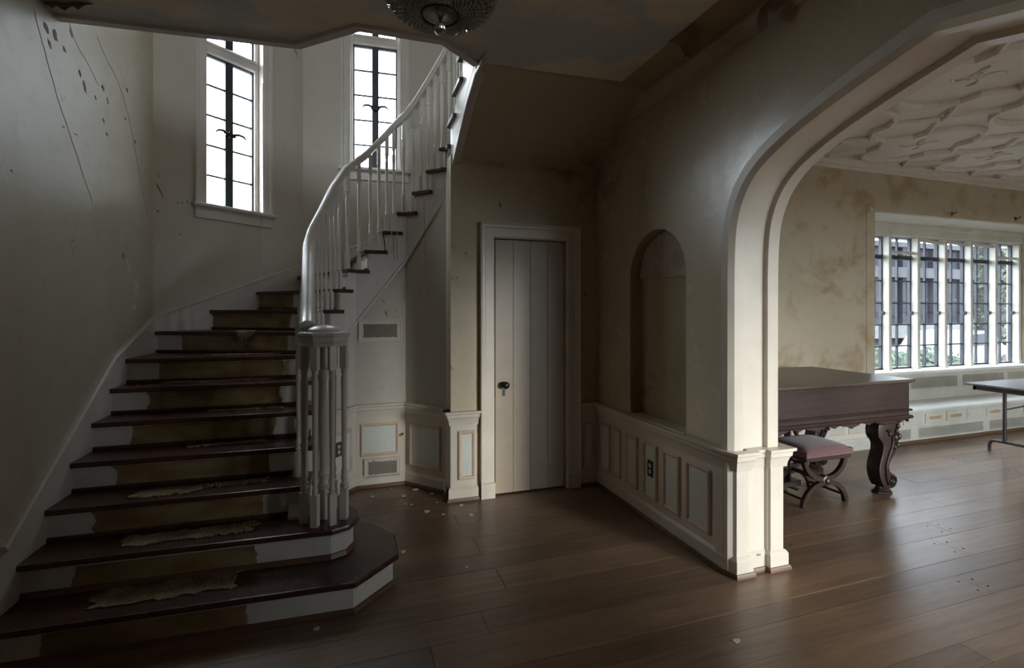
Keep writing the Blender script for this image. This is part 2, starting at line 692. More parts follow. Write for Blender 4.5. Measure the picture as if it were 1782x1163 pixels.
# front wall with the parlour's far windows
FW = ((2.60, 3.85), (4.0, 5.55), (5.9, 7.3))
FILL_WIN = ((-1.1, .3),)  # unseen upstairs opening, added to brighten the stair walls
T_front = FR((0, YF), (1, 0), (0, 1))
S(MB().plate([(XL - .2, 0), (9.7, 0), (9.7, ZTOP), (XL - .2, ZTOP)],
             [[(x0, .28), (x1, .28), (x1, 2.45), (x0, 2.45)] for x0, x1 in FW] + [[(x0, 3.95), (x1, 3.95), (x1, 5.6), (x0, 5.6)] for x0, x1 in FILL_WIN], 0, -.22, T_front), 'wall_front', 'room_wall')


# ------------------------------------------------------------------ leaded casement windows of the stair
def casement_window(name, F, H, gz0):
    a0, a1, z0, z1 = H
    w = empty(name, F((a0 + a1) / 2, 0, z0), kind='structure')
    cw = .082
    ca = [(a0 + .01, z0), (a0 + .01, z1 - .01), (a1 - .01, z1 - .01), (a1 - .01, z0)]
    prof = [(0, 0), (0, .018), (.012, .024), (.03, .02), (.06, .022), (.07, .034), (cw + .01, .034), (cw + .01, 0)]
    mt = miters(ca, 1)
    nor = (F.n[0], F.n[1], 0)
    MB().sweep([F(a, 0, z) for a, z in ca], [(m[0] * F.d[0], m[0] * F.d[1], m[1]) for m in mt], [nor] * 4, prof).build('casing', 'stair_trim', w, smooth=20)
    MB().box(a0 - cw - .025, a1 + cw + .025, -.12, .07, z0 - .035, z0, F).build('sill', 'stair_trim', w, bev=.008)
    MB().box(a0 - cw, a1 + cw, 0, .024, z0 - .125, z0 - .035, F).box(a0 - cw - .005, a1 + cw + .005, 0, .034, z0 - .05, z0 - .034, F).build('apron', 'stair_trim', w, bev=.004)
    # wooden frame in the reveal
    fr = MB().box(a0, a0 + .035, -.16, -.07, z0, z1, F).box(a1 - .035, a1, -.16, -.07, z0, z1, F)
    fr.box(a0, a1, -.16, -.07, z1 - .04, z1, F)
    fr.build('wooden_frame', 'stair_trim', w, bev=.003)
    tz = gz0 + 1.315
    MB().box(a0 + .03, a1 - .03, -.17, -.045, tz, tz + .085, F).box(a0 + .03, a1 - .03, -.17, -.03, tz + .055, tz + .085, F).build('transom', 'stair_trim', w, bev=.006)
    mid = (a0 + a1) / 2
    g0, g1 = a0 + .035, a1 - .035
    n0, n1 = -.125, -.095
    for (u0, u1, zz0, zz1, rows) in ((g0, mid, gz0, tz, 5), (mid, g1, gz0, tz, 5), (g0, mid, tz + .085, z1 - .04, 2), (mid, g1, tz + .085, z1 - .04, 2)):
        s0, s1 = (.014, .034) if u0 == g0 else (.034, .014)
        m = MB().box(u0, u0 + s0, n0, n1, zz0, zz1, F).box(u1 - s1, u1, n0, n1, zz0, zz1, F)
        m.box(u0, u1, n0, n1, zz0, zz0 + .014, F).box(u0, u1, n0, n1, zz1 - .012, zz1, F)
        m.build('casement_frame', 'steel', w)
        dz = (zz1 - zz0) / rows
        for r in range(rows):
            if r:
                MB().box(u0 + s0, u1 - s1, n0 + .005, n1 - .003, zz0 + r * dz - .006, zz0 + r * dz + .006, F).build('glazing_bar', 'steel', w)
            MB().box(u0 + s0, u1 - s1, -.112, -.109, zz0 + r * dz + .004, zz0 + (r + 1) * dz - .004, F).build('pane', 'pane', w)
    hz = gz0 + .66
    l = MB().box(mid - .045, mid + .045, -.095, -.07, hz - .016, hz + .016, F).box(mid - .015, mid + .015, -.095, -.06, hz - .03, hz + .03, F)
    for sg in (-1, 1):
        l.tube([F(mid + sg * q, -.075 + e, hz + h) for q, e, h in ((.03, 0, .005), (.07, .01, .018), (.11, .015, .012), (.135, .015, -.012))], [.013, .011, .010, .006], 6)
    l.build('latch', 'blackmetal', w, smooth=40)
    return w


casement_window('window_1', F1, W1H, 2.415)
casement_window('window_2', F2, W2H, 2.99)
for F, H, ang in ((F1, W1H, 40), (F2, W2H, -3)):
    c = F((H[0] + H[1]) / 2, -.20, (H[2] + H[3]) / 2)
    portal(c, (-pi / 2, 0, radians(ang)), H[1] - H[0], H[3] - H[2])

# ------------------------------------------------------------------ hall ceiling, mural paper, opening trim
outline = [(XL - .1, YF)] + [(XL - .1, 3.19)] + CEIL_EDGE[1:] + [(XR + .05, 2.97), (XR + .05, YF)]
ce = S(MB().prism(outline, ZC, ZC + .29), 'ceiling', 'ceil_bare')
pap = [(XL, YF)] + CEIL_EDGE[:4] + [(.755, 2.955), (1.742, 2.90), (1.746, 2.5), (1.738, 2.3), (1.744, 2.0), (1.74, 1.4), (1.745, YF)]
MB().prism(pap, ZC - .003, ZC - .0005).build('mural_paper', 'mural', ce)
edge = [(XL, 3.19)] + CEIL_EDGE[1:]
hs = hsweep(edge, [(-.035, ZC - .022), (.012, ZC - .022), (.018, ZC - .008), (.018, ZC + .30), (.006, ZC + .30), (.006, ZC - .002), (-.035, ZC - .002)], 1)
S(hs, 'trim_1', 'stair_trim', smooth=25)

# cove under the upper flight, above the door
SOF = smooth_path([(2.90, 3.052), (3.02, 3.045), (3.27, 2.965), (3.52, 2.83), (3.77, 2.688)], 5)
so = MB()
pr = SOF + [(YD + .02, 2.75)] + [(yy, zz + .06) for yy, zz in reversed(SOF)]
so.plate(pr, [], .76, XR + .02, lambda a, n, z: (n, a, z))
S(so, 'ceiling_soffit', 'wall_mold', smooth=30)

# ------------------------------------------------------------------ door wall
FD = FR((0, YD), (1, 0), (0, -1))
DX0, DX1, DZ = 1.096, 1.723, 2.08
dw = S(MB().plate([(.742, 0), (DX0, 0), (DX0, DZ), (DX1, DZ), (DX1, 0), (XR + .01, 0), (XR + .01, 2.72), (.742, 2.72)], [], 0, -.12, FD), 'wall_back', 'wall_mold')

dr = empty('door_1', (1.41, YD, 0), kind='structure')
for sx0, sx1, sg in ((.981, DX0, 1), (DX1, 1.838, -1)):
    pass
cp = [(DX0 - .004, .002), (DX0 - .004, DZ + .004), (DX1 + .004, DZ + .004), (DX1 + .004, .002)]
mt = miters(cp, 1)
prof = [(0, 0), (0, .02), (.01, .026), (.075, .028), (.083, .036), (.1, .038), (.112, .05), (.116, .05), (.116, 0)]
MB().sweep([FD(a, 0, z) for a, z in cp], [(m[0], 0, m[1]) for m in mt], [(0, -1, 0)] * 4, prof).build('door_casing', 'trim', dr, smooth=20)
MB().box(DX0 - .12, DX0 - .002, 0, .045, .0, .125, FD).build('plinth_block', 'trim', dr, bev=.004)
MB().box(DX1 + .002, DX1 + .12, 0, .045, .0, .125, FD).build('plinth_block', 'trim', dr, bev=.004)
MB().box(DX0 - .01, DX1 + .01, -.10, -.095, 0, DZ, FD).build('door_backing', 'dark', dr)
pw = (DX1 - DX0 - .016) / 4
for i in range(4):
    a = DX0 + .012 + i * pw
    MB().box(a + .0006, a + pw - .0006, -.055, -.012, .012, DZ - .006, FD).build('door_plank', 'door', dr, bev=.002)
kz = .895
kn = MB().lathe([(.026, 0), (.026, .006), (.014, .01), (.011, .03), (.02, .036), (.029, .047), (.030, .058), (.022, .068), (.004, .071)], (0, 0, 0), 20,
                T=lambda x, y, z: FD(1.182 + x, -.012 + z, kz + y))
kn.build('door_knob', 'blackmetal', dr, smooth=50)
es = MB().plate([(1.180 + sx * .012, kz - .066 + sz) for sx, sz in ((-1, -.022), (-.3, -.028), (.3, -.028), (1, -.022), (.8, -.005), (.8, .008), (1.2, .02), (.5, .022), (0, .03), (-.5, .022), (-1.2, .02), (-.8, .008), (-.8, -.005))], [], -.012, -.006, FD)
es.build('keyhole_plate', 'blackmetal', dr)
MB().box(DX0 + .002, DX0 + .010, -.03, -.011, kz - .10, kz + .09, FD).build('lock_edge_plate', 'dark', dr)
for hz in (.42, 1.11, 1.88):
    MB().box(DX1 - .012, DX1 + .012, -.014, -.004, hz - .06, hz + .06, FD).lathe([(.007, -.065), (.007, .065)], (0, 0, 0), 10, T=lambda x, y, z: FD(DX1 + x, -.0 + y, hz + z)).build('door_hinge', 'door', dr, smooth=40)

# ------------------------------------------------------------------ arch wall
AR = [(2.28, 0.0), (2.28, 1.0), (2.279, 1.70), (2.272, 1.88), (2.252, 2.02), (2.205, 2.145), (2.135, 2.245), (2.035, 2.328), (1.90, 2.398), (1.744, 2.458), (1.495, 2.53), (1.215, 2.60)]
arch = AR[:2] + smooth_path(AR[2:], 4)
arch = arch + [(2.43 - yy, zz) for yy, zz in reversed(arch[:-1])]
hole = offs(arch, .03, 1)
hole[0] = (2.25, 0)
hole[-1] = (.18, 0)
NY, NR, NZ = 2.93, .33, 1.742
niche = [(NY - NR, .70), (NY + NR, .70)] + [(NY + NR * cos(t), NZ + NR * sin(t)) for t in [pi * k / 20 for k in range(21)]]
T_R = FR((XR, 0), (0, 1), (-1, 0))
outer = [(4.5, 0), (4.5, ZTOP), (YF, ZTOP), (YF, 0)] + list(reversed(hole))
nf = niche
wr = S(MB().plate(outer, [nf], 0, -(XR2 - XR) + .004, T_R), 'wall_right', 'wall_right')
# niche lining
ni = MB()
ND = .10
ln = niche[1:] + [niche[0]]
ni.sweep([T_R(a, 0, z) for a, z in niche], [(1, 0, 0)] * len(niche), [(0, m[0], m[1]) for m in miters(niche, -1, True)],
         [(.002, -.006), (ND + .01, -.006), (ND + .01, .0), (.002, .0)], loop=True)
ni.plate([(a, z) for a, z in offs(niche, .012, -1)], [], -ND, -ND - .02, T_R)
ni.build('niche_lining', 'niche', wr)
# shell fan on the niche head
sh = MB()
NF = 18
vs, fs = [], []
RR = NR - .012
for k in range(NF * 4 + 1):
    t = pi * k / (NF * 4)
    ph = .5 - .5 * cos(2 * pi * k / 4)
    for j in range(7):
        r = RR * (j / 6)
        lift = .004 + .012 * ph * (j / 6) + .012 * (j / 6) ** 2
        vs.append(T_R(NY + r * cos(t), -ND + lift, NZ + r * sin(t)))
for k in range(NF * 4):
    for j in range(6):
        fs.append((k * 7 + j, k * 7 + j + 1, (k + 1) * 7 + j + 1, (k + 1) * 7 + j))
sh.add(vs, fs)
sh.box(NY - RR, NY + RR, -ND, -ND + .012, NZ - .012, NZ + .004, T_R)
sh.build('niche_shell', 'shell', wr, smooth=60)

# arch moulding swept along the opening
am = miters(arch, 1)
ap = [(0, 0), (-.012, 0), (-.012, .050), (.017, .072), (.077, .072), (.082, .044), (.25, .044), (.255, .072), (.328, .072), (.345, .06), (.345, -.02), (.33, -.02)]
S(MB().sweep([(XR, yy, zz) for yy, zz in arch], [(1, 0, 0)] * len(arch), [(0, m[0], m[1]) for m in am], ap), 'trim_2', 'trim', smooth=28)

# jamb pedestal
J = [(XR, 2.32), (XR, 2.272), (2.056, 2.205), (2.135, 2.205), (2.14, 2.232), (2.288, 2.232), (2.293, 2.205), (2.392, 2.205), (2.392, 2.45)]
JP = [(p[0] - (.016 if i == 0 else 0), p[1]) for i, p in enumerate(J)]
ped = [(XR - .014, 2.32), (XR - .014, 2.262), (2.050, 2.194), (2.135, 2.194), (2.14, 2.226), (2.288, 2.226), (2.293, 2.194), (2.386, 2.194), (2.386, 2.45), (XR + .05, 2.45)]
S(MB().prism(ped, 0, .69), 'trim_3', 'trim')

# wainscot: one path from behind the newel, round the alcove, past the door to the arch
WL = [(-.262, 3.2), (-.262, 3.96), (.034, 4.30), (.452, 4.30), (.742, 3.972), (.742, YD)]      # understair wall face
RAIL = [(0, .595), (.014, .595), (.018, .625), (.026, .65), (.034, .658), (.036, .682), (.05, .69), (.05, .706), (0, .706)]
BASE = [(0, .02), (.02, .02), (.02, .092), (.013, .104), (.006, .112), (0, .112)]
SHOE = [(0, 0), (.032, 0), (.032, .012), (.026, .026), (.0, .03)]
wains = [
    (WL, 1),
    ([(.742, YD), (.978, YD)], -1),
    ([(1.838, YD), (XR, YD), (XR, 2.268), (2.052, 2.198), (2.136, 2.198), (2.141, 2.228), (2.287, 2.228), (2.292, 2.198), (2.389, 2.198), (2.389, 2.45)], -1),
]
n_b = 1
for k, (path, side) in enumerate(((WL[1:], -1), ([(.742, 3.85), (.742, YD), (.978, YD)], -1), (wains[2][0], -1))):
    S(hsweep(path, RAIL, side), 'trim_%d' % (4 + k), 'trim', smooth=25)
    S(hsweep(path, BASE, side), ('baseboard_alcove', 'baseboard_door', 'baseboard_arch')[k], 'trim', smooth=25)
    S(hsweep(path, SHOE, side), 'trim_%d' % (7 + k), 'shoe', smooth=25)

# under-stair walls (their tops run up behind the string)
def understair():
    def seg(p, q, zp, zq):
        L = hypot(q[0] - p[0], q[1] - p[1])
        F = FR(p, ((q[0] - p[0]) / L, (q[1] - p[1]) / L), ((q[1] - p[1]) / L, -(q[0] - p[0]) / L))
        m.plate([(0, 0), (L, 0), (L, zq), (0, zp)], [], 0, -.07, F)
    m = MB()
    seg((-.262, 2.95), (-.262, 3.96), .35, 1.02)
    seg(WL[1], WL[2], 1.02, 1.50)
    seg(WL[2], WL[3], 1.50, 2.05)
    seg(WL[3], WL[4], 2.05, 2.55)
    seg(WL[4], (.742, YD + .12), 2.55, 2.80)
    return m


us = S(understair(), 'wall_understair', 'wall_plain')


def face_frame(p, q):
    L = hypot(q[0] - p[0], q[1] - p[1])
    return FR(p, ((q[0] - p[0]) / L, (q[1] - p[1]) / L), ((q[1] - p[1]) / L, -(q[0] - p[0]) / L)), L


def wainscot_panel(F, a0, a1, z0, z1, parent, mw=.026):
    p = MB().box(a0 + mw * .6, a1 - mw * .6, .0, .006, z0 + mw * .6, z1 - mw * .6, F).build('wainscot_panel', 'panel', parent)
    lp = [(a0, z0), (a1, z0), (a1, z1), (a0, z1)]
    mt = miters(lp, 1, True)
    nor = (F.n[0], F.n[1], 0)
    pr = [(0, 0), (0, .012), (mw * .35, .018), (mw * .7, .014), (mw, .006), (mw, 0)]
    MB().sweep([F(a, 0, z) for a, z in lp], [(m[0] * F.d[0], m[0] * F.d[1], m[1]) for m in mt], [nor] * 4, pr, loop=True).build('panel_moulding', 'pink', p, smooth=20)
    return p


def field(F, a0, a1, parent, z0=.10, z1=.60, d=.004):
    MB().box(a0, a1, -.002, d, z0, z1, F).build('wainscot_field', 'trim', parent)


Fa, La = face_frame(WL[1], WL[2])
Fb, Lb = face_frame(WL[2], WL[3])
Fc, Lc = face_frame(WL[3], WL[4])
Fd, Ld = face_frame(WL[4], WL[5])
for F, L in ((Fa, La), (Fb, Lb), (Fc, Lc), (Fd, Ld)):
    field(F, 0, L, us)
SH = lambda F: FR(F(0, .004, 0)[:2], F.d, F.n)
wainscot_panel(SH(Fa), .07, La - .05, .17, .52, us)
wainscot_panel(SH(Fb), .045, Lb - .06, .265, .54, us)
wainscot_panel(SH(Fc), .055, Lc - .05, .17, .53, us)
field(FD, .742, .98, dw)
wainscot_panel(SH(FD), .80, .938, .165, .55, dw, .03)
field(FD, 1.838, XR, dw)
wainscot_panel(SH(FD), 1.885, 1.975, .165, .535, dw, .018)
FA = FR((XR, 3.77), (0, -1), (-1, 0))
field(FA, 0, 3.77 - 2.262, wr)
for y0, y1 in ((3.70, 3.545), (3.505, 3.385), (3.30, 3.145), (3.06, 2.90), (2.825, 2.655), (2.585, 2.37)):
    wainscot_panel(SH(FA), 3.77 - y0, 3.77 - y1, .165, .55, wr, .024)
# rail ledge under the niche
S(MB().box(XR - .012, XR + .11, NY - NR + .005, NY + NR - .005, .69, .713), 'trim_10', 'trim', bev=.002)
# crown along arch wall
S(hsweep([(XR, 3.30), (XR, YF)], [(0, 2.955), (.008, 2.955), (.012, 2.975), (.03, 2.985), (.045, 3.02), (.06, 3.03), (.06, 3.051), (0, 3.051)], -1), 'trim_11', 'wall_mold', smooth=20)

# ------------------------------------------------------------------ staircase
P = [(-.25, 2.98), (-.25, 3.95), (.04, 4.27), (.45, 4.27), (.765, 3.965), (.765, 2.80)]     # string face, well side
Q = [(-.22, 2.98), (-.22, 3.938), (.054, 4.24), (.437, 4.24), (.735, 3.953), (.735, 2.80)]  # nosing returns
R = offs(P, .05, 1)                                                                        # baluster line
I = {3: (-.22, 3.0), 4: (-.22, 3.22), 5: (-.22, 3.47), 6: (-.22, 3.70), 7: (-.22, 3.895), 8: (-.205, 3.955), 9: (-.150, 4.015), 10: (-.083, 4.089),
     11: (-.019, 4.159), 12: (.107, 4.24), 13: (.2506, 4.24), 14: (.369, 4.24), 15: (.488, 4.191), 16: (.591, 4.093), 17: (.686, 4.0),
     18: (.735, 3.93), 19: (.735, 3.71), 20: (.735, 3.47)}
O = {3: (XL, 3.03), 4: (XL, 3.26), 5: (XL, 3.49), 6: (XL, 3.72), 7: (XL, 3.945), 8: (XL, 4.47),
     9: F1(.402, 0, 0)[:2], 10: F1(.815, 0, 0)[:2], 11: F1(1.243, 0, 0)[:2], 12: F2(.43, 0, 0)[:2], 13: F2(.80, 0, 0)[:2], 14: F2(1.2, 0, 0)[:2],
     15: F3(.15, 0, 0)[:2], 16: F3(.75, 0, 0)[:2], 17: (XR, 4.28), 18: (XR, 3.97), 19: (XR, 3.72), 20: (XR, 3.47)}
corners = {8: [A1], 11: [B1], 14: [C1], 16: [E1]}


def qs(p, poly):
    """arc length of p along a polyline"""
    best, acc = None, 0
    for a, b in zip(poly, poly[1:]):
        L = hypot(b[0] - a[0], b[1] - a[1])
        t = ((p[0] - a[0]) * (b[0] - a[0]) + (p[1] - a[1]) * (b[1] - a[1])) / (L * L)
        t = min(1, max(0, t))
        d = hypot(a[0] + t * (b[0] - a[0]) - p[0], a[1] + t * (b[1] - a[1]) - p[1])
        if best is None or d < best[0]:
            best = (d, acc + t * L)
        acc += L
    return best[1]


def at(s, poly):
    for a, b in zip(poly, poly[1:]):
        L = hypot(b[0] - a[0], b[1] - a[1])
        if s <= L:
            t = s / L
            return (a[0] + t * (b[0] - a[0]), a[1] + t * (b[1] - a[1]))
        s -= L
    return poly[-1]


def vert_s(poly):
    out, acc = [0], 0
    for a, b in zip(poly, poly[1:]):
        acc += hypot(b[0] - a[0], b[1] - a[1])
        out.append(acc)
    return out


st = thing('staircase', (-.8, 3.0, 0), 'winding staircase with dark oak treads and half-painted risers climbing past two windows', 'staircase')
TH = .03
QV = vert_s(Q)


def up_normal(a, b):
    """unit vector across the nosing line a(outer)->b(inner), pointing up the stair"""
    dx, dy = b[0] - a[0], b[1] - a[1]
    L = hypot(dx, dy)
    return (-dy / L, dx / L)


# lowest two steps with their faceted ends
T1 = [(XL, 2.575), (.024, 2.503), (.25, 2.725), (.25, 2.97), (.14, 3.17), (-.02, 3.25), (-.262, 3.25), (XL, 3.25)]
T2 = [(XL, 2.815), (-.095, 2.752), (-.005, 2.79), (.045, 2.89), (.045, 2.99), (-.01, 3.09), (-.10, 3.13), (-.262, 3.13), (XL, 3.13)]
for k, TT in ((1, T1), (2, T2)):
    z = RISE * k
    MB().prism(TT, z - TH, z).build('tread', 'tread', st, bev=.008, seg=2)
    ins = offs(TT[:7], .032, 1)
    ins = [(XL, TT[0][1] + .032)] + ins[1:6] + [(TT[6][0], TT[6][1] - .032)]
    MB().sweep([(x, y, 0) for x, y in ins], [(m[0], m[1], 0) for m in miters(ins, 1)], [(0, 0, 1)] * len(ins),
               [(0, z - RISE), (0, z - TH), (.02, z - TH), (.02, z - RISE)]).build('riser', 'riser', st)
    hsweep(ins, [(-.012, z - RISE - (.0 if k == 1 else 0)), (0.0, z - RISE), (0, z - RISE + .026), (-.006, z - RISE + .022)], 1).build('riser_shoe', 'shoe', st)
    hsweep(ins, [(-.014, z - TH), (0, z - TH), (0, z - TH - .018), (-.005, z - TH - .014)], 1).build('nosing_cove', 'stair_trim', st)

for n in range(3, 20):
    z = RISE * n
    a, b = O[n], I[n]
    a2, b2 = O[n + 1], I[n + 1]
    u2 = up_normal(a2, b2)
    e = .045
    s0, s1 = qs(b, Q), qs(b2, Q) + .04
    mids = [at(v, Q) for v in QV if s0 + .004 < v < s1 - .004]
    inner = [b] + mids + [at(s1, Q)]
    inner_back = [at(s1, Q), (b2[0] + u2[0] * e, b2[1] + u2[1] * e)]
    out_back = (a2[0] + u2[0] * e, a2[1] + u2[1] * e)
    pts = [a] + inner + inner_back[1:] + [out_back] + corners.get(n, [])
    MB().prism(pts, z - TH, z).build('tread', 'tread', st, bev=.007, seg=2)
    u = up_normal(a, b)
    # the riser ends at the string
    sb = qs(b, Q)
    pb = at(qs(b, P) + .03, P)
    ra = (a[0] + u[0] * .03, a[1] + u[1] * .03)
    L = hypot(pb[0] - ra[0], pb[1] - ra[1])
    Fz = FR(ra, ((pb[0] - ra[0]) / L, (pb[1] - ra[1]) / L), (-(u[0]), -(u[1])))
    MB().box(0, L, -.02, 0, z - RISE - .02, z - TH, Fz).build('riser', 'riser', st)
    MB().box(.0, L - .05, 0, .014, z - RISE, z - RISE + .022, Fz).build('riser_shoe', 'tread', st, bev=.004)
    MB().box(0, L - .01, 0, .012, z - TH - .018, z - TH, Fz).build('nosing_cove', 'riser', st, bev=.004)

# landing of the upper floor
MB().prism([(.735, 3.50), (XR, 3.50), (XR, 2.9), (.735, 2.9)], 20 * RISE - TH, 20 * RISE).build('landing', 'tread', st)

# cut string on the well side: one board per tread with a return moulding
PV = vert_s(P)
sP = {n: qs(I[n], P) + .03 for n in I}
sP[21] = PV[-1]


def z_bottom(s):
    """lower edge of the string"""
    pts = [(PV[0], .33), (PV[1] - .02, 1.02), (PV[2], 1.40), (PV[3], 1.93), (PV[4], 2.47), (PV[4] + .195, 2.665),
           (PV[4] + .44, 2.81), (PV[4] + .69, 2.945), (PV[4] + .93, 3.03), (PV[4] + 1.3, 3.03)]
    for (s0, z0), (s1, z1) in zip(pts, pts[1:]):
        if s <= s1:
            return lerp(z0, z1, (s - s0) / (s1 - s0))
    return pts[-1][1]


for n in range(3, 21):
    s0, s1 = sP[n], sP[n + 1]
    cuts = [s0] + [v for v in PV if s0 + .003 < v < s1 - .003]
    if n >= 18:
        cuts += [v for v in (PV[4] + .195, PV[4] + .44, PV[4] + .69, PV[4] + .93) if s0 + .003 < v < s1 - .003]
    cuts = sorted(cuts) + [s1]
    zt = RISE * n - TH
    mt_in = []
    m = MB()
    inner_off = offs(P, .022, 1)
    iv = vert_s(inner_off)

    def inner_at(s):
        for k in range(len(PV) - 1):
            if s <= PV[k + 1] + 1e-6:
                t = (s - PV[k]) / (PV[k + 1] - PV[k])
                return (lerp(inner_off[k][0], inner_off[k + 1][0], t), lerp(inner_off[k][1], inner_off[k + 1][1], t))
        return inner_off[-1]
    for c0, c1 in zip(cuts, cuts[1:]):
        p0, p1, q0, q1 = at(c0, P), at(c1, P), inner_at(c0), inner_at(c1)
        b0, b1 = z_bottom(c0), z_bottom(c1)
        m.add([(p0[0], p0[1], b0), (p1[0], p1[1], b1), (p1[0], p1[1], zt), (p0[0], p0[1], zt),
               (q0[0], q0[1], b0), (q1[0], q1[1], b1), (q1[0], q1[1], zt), (q0[0], q0[1], zt)],
              [(0, 1, 2, 3), (7, 6, 5, 4), (0, 4, 5, 1), (3, 2, 6, 7), (0, 3, 7, 4), (1, 5, 6, 2)])
    m.build('string_board', 'stair_trim', st)
# bead along the string's lower edge
bs_ = [v for v in (PV[1], PV[2], PV[3], PV[4], PV[4] + .195, PV[4] + .44, PV[4] + .69, PV[4] + .93, PV[4] + 1.1)]
bp = [at(v, P) for v in bs_]
mt = miters(bp, -1)
MB().sweep([(p[0], p[1], z_bottom(v)) for p, v in zip(bp, bs_)], [(q[0], q[1], 0) for q in mt], [(0, 0, 1)] * len(bp),
           [(-.01, -.02), (.010, -.02), (.012, .0), (.006, .012), (-.01, .012)]).build('string_bead', 'stair_trim', st)
# flat trim on the edge of the cove
tp = [(yy, zz) for yy, zz in SOF if 2.99 < yy < 3.78]
MB().sweep([(.765, yy, zz) for yy, zz in tp], [(1, 0, 0)] * len(tp), [(0, 0, 1)] * len(tp), [(-.012, -.02), (.05, -.02), (.055, -.012), (.055, .01), (-.012, .01)]).build('soffit_trim', 'stair_trim', st)

# skirting up the wall side
sk = [((XL, 2.30), .22), ((XL, 2.55), .28), ((XL, 2.74), .435), ((XL, 3.795), 1.18), ((XL, 4.49), 1.44), (B1, 1.95), (C1, 2.55), (E1, 2.95)]
ip = [p for p, _ in sk]
mk = miters(ip, -1)
m = MB()
for k in range(len(sk) - 1):
    (p, zp), (q, zq) = sk[k], sk[k + 1]
    th = .018
    pi_, qi = (p[0] + mk[k][0] * th, p[1] + mk[k][1] * th), (q[0] + mk[k + 1][0] * th, q[1] + mk[k + 1][1] * th)
    b0, b1 = (0 if k < 2 else zp - .55), (0 if k < 1 else zq - .55)
    m.add([(p[0], p[1], b0), (q[0], q[1], b1), (q[0], q[1], zq), (p[0], p[1], zp), (pi_[0], pi_[1], b0), (qi[0], qi[1], b1), (qi[0], qi[1], zq), (pi_[0], pi_[1], zp)],
          [(0, 1, 2, 3), (7, 6, 5, 4), (0, 4, 5, 1), (3, 2, 6, 7), (0, 3, 7, 4), (1, 5, 6, 2)])
m.build('wall_string', 'stair_trim', st)
m = MB().sweep([(p[0], p[1], z) for p, z in sk[2:]], [(q[0], q[1], 0) for q in mk[2:]], [(0, 0, 1)] * len(sk[2:]), [(0, -.005), (.026, -.005), (.03, .01), (.018, .022), (0, .022)])
m.build('string_cap', 'stair_trim', st)

# ------------------------------------------------------------------ railing
ra = thing('stair_railing', (-.14, 2.93, RISE * 2), 'white painted balustrade sweeping up the open side of the stairs from a cage of balusters', 'railing')
RV = vert_s(R)
knots = [(qs(I[n], R), RISE * n + .80) for n in range(7, 21)]
NC = (-.14, 2.93)


def z_rail(s):
    pts = [(0.0, 1.385), (.12, 1.45), (knots[0][0], knots[0][1])] + knots[1:] + [(RV[-1], knots[-1][1] + .3)]
    # light smoothing
    def raw(x):
        for (s0, z0), (s1, z1) in zip(pts, pts[1:]):
            if x <= s1:
                return lerp(z0, z1, max(0, (x - s0)) / (s1 - s0))
        return pts[-1][1]
    return sum(raw(max(0, min(RV[-1], s + d))) for d in (-.1, -.06, -.03, 0, .03, .06, .1)) / 7


rp = []
rs_ = R[:]
rs_ = [(-.235, 2.985)] + R[1:]
# rounded corners
def rounded(poly, r):
    out = [poly[0]]
    for i in range(1, len(poly) - 1):
        p, c, q = Vector(poly[i - 1]), Vector(poly[i]), Vector(poly[i + 1])
        a, b = c + (p - c).normalized() * r, c + (q - c).normalized() * r
        for k in range(6):
            t = k / 5
            out.append(tuple(a * (1 - t) ** 2 + c * 2 * t * (1 - t) + b * t * t))
    out.append(poly[-1])
    return out


path = []
rr = rounded(rs_, .11)
for a, b in zip(rr, rr[1:]):
    L = hypot(b[0] - a[0], b[1] - a[1])
    n = max(1, int(L / .09))
    for k in range(n):
        path.append((lerp(a[0], b[0], k / n), lerp(a[1], b[1], k / n)))
path.append(rr[-1])
zz = [z_rail(qs(p, R)) for p in path]
zz[0] = max(zz[0], 1.415)
hp = [(-.042, -.02), (-.044, -.004), (-.036, .012), (-.018, .024), (0, .027), (.018, .024), (.036, .012), (.044, -.004), (.042, -.02), (.03, -.03), (.026, -.05), (-.026, -.05), (-.03, -.03)]
MB().sweep([(p[0], p[1], z) for p, z in zip(path, zz)], [(m[0], m[1], 0) for m in miters(path, 1)], [(0, 0, 1)] * len(path), hp).build('handrail', 'stair_trim', ra, smooth=50)


def baluster_mb(x, y, z0, z1, ang=0.0, w=.0158, blk=.145, top=.16):
    m = MB()
    h = z1 - z0
    top = min(top, h * .25)
    def sq(za, zb):
        c, s_ = cos(ang), sin(ang)
        pts = [(x + c * a - s_ * b, y + s_ * a + c * b) for a, b in ((-w, -w), (w, -w), (w, w), (-w, w))]
        m.prism(pts, za, zb)
    sq(z0, z0 + blk)
    sq(z1 - top, z1)
    a, b = blk, h - top
    pr = [(.8 * w, a), (.72 * w, a + .012), (1.0 * w, a + .02), (.72 * w, a + .032), (.62 * w, a + .045), (.95 * w, a + .062), (.95 * w, a + .07), (.66 * w, a + .085),
          (.62 * w, a + .12), (.8 * w, lerp(a, b, .55)), (.92 * w, b - .075), (.98 * w, b - .062), (.74 * w, b - .05), (.68 * w, b - .03), (.98 * w, b - .018), (.8 * w, b)]
    m.lathe(pr, (x, y, z0), 10, caps=False)
    return m


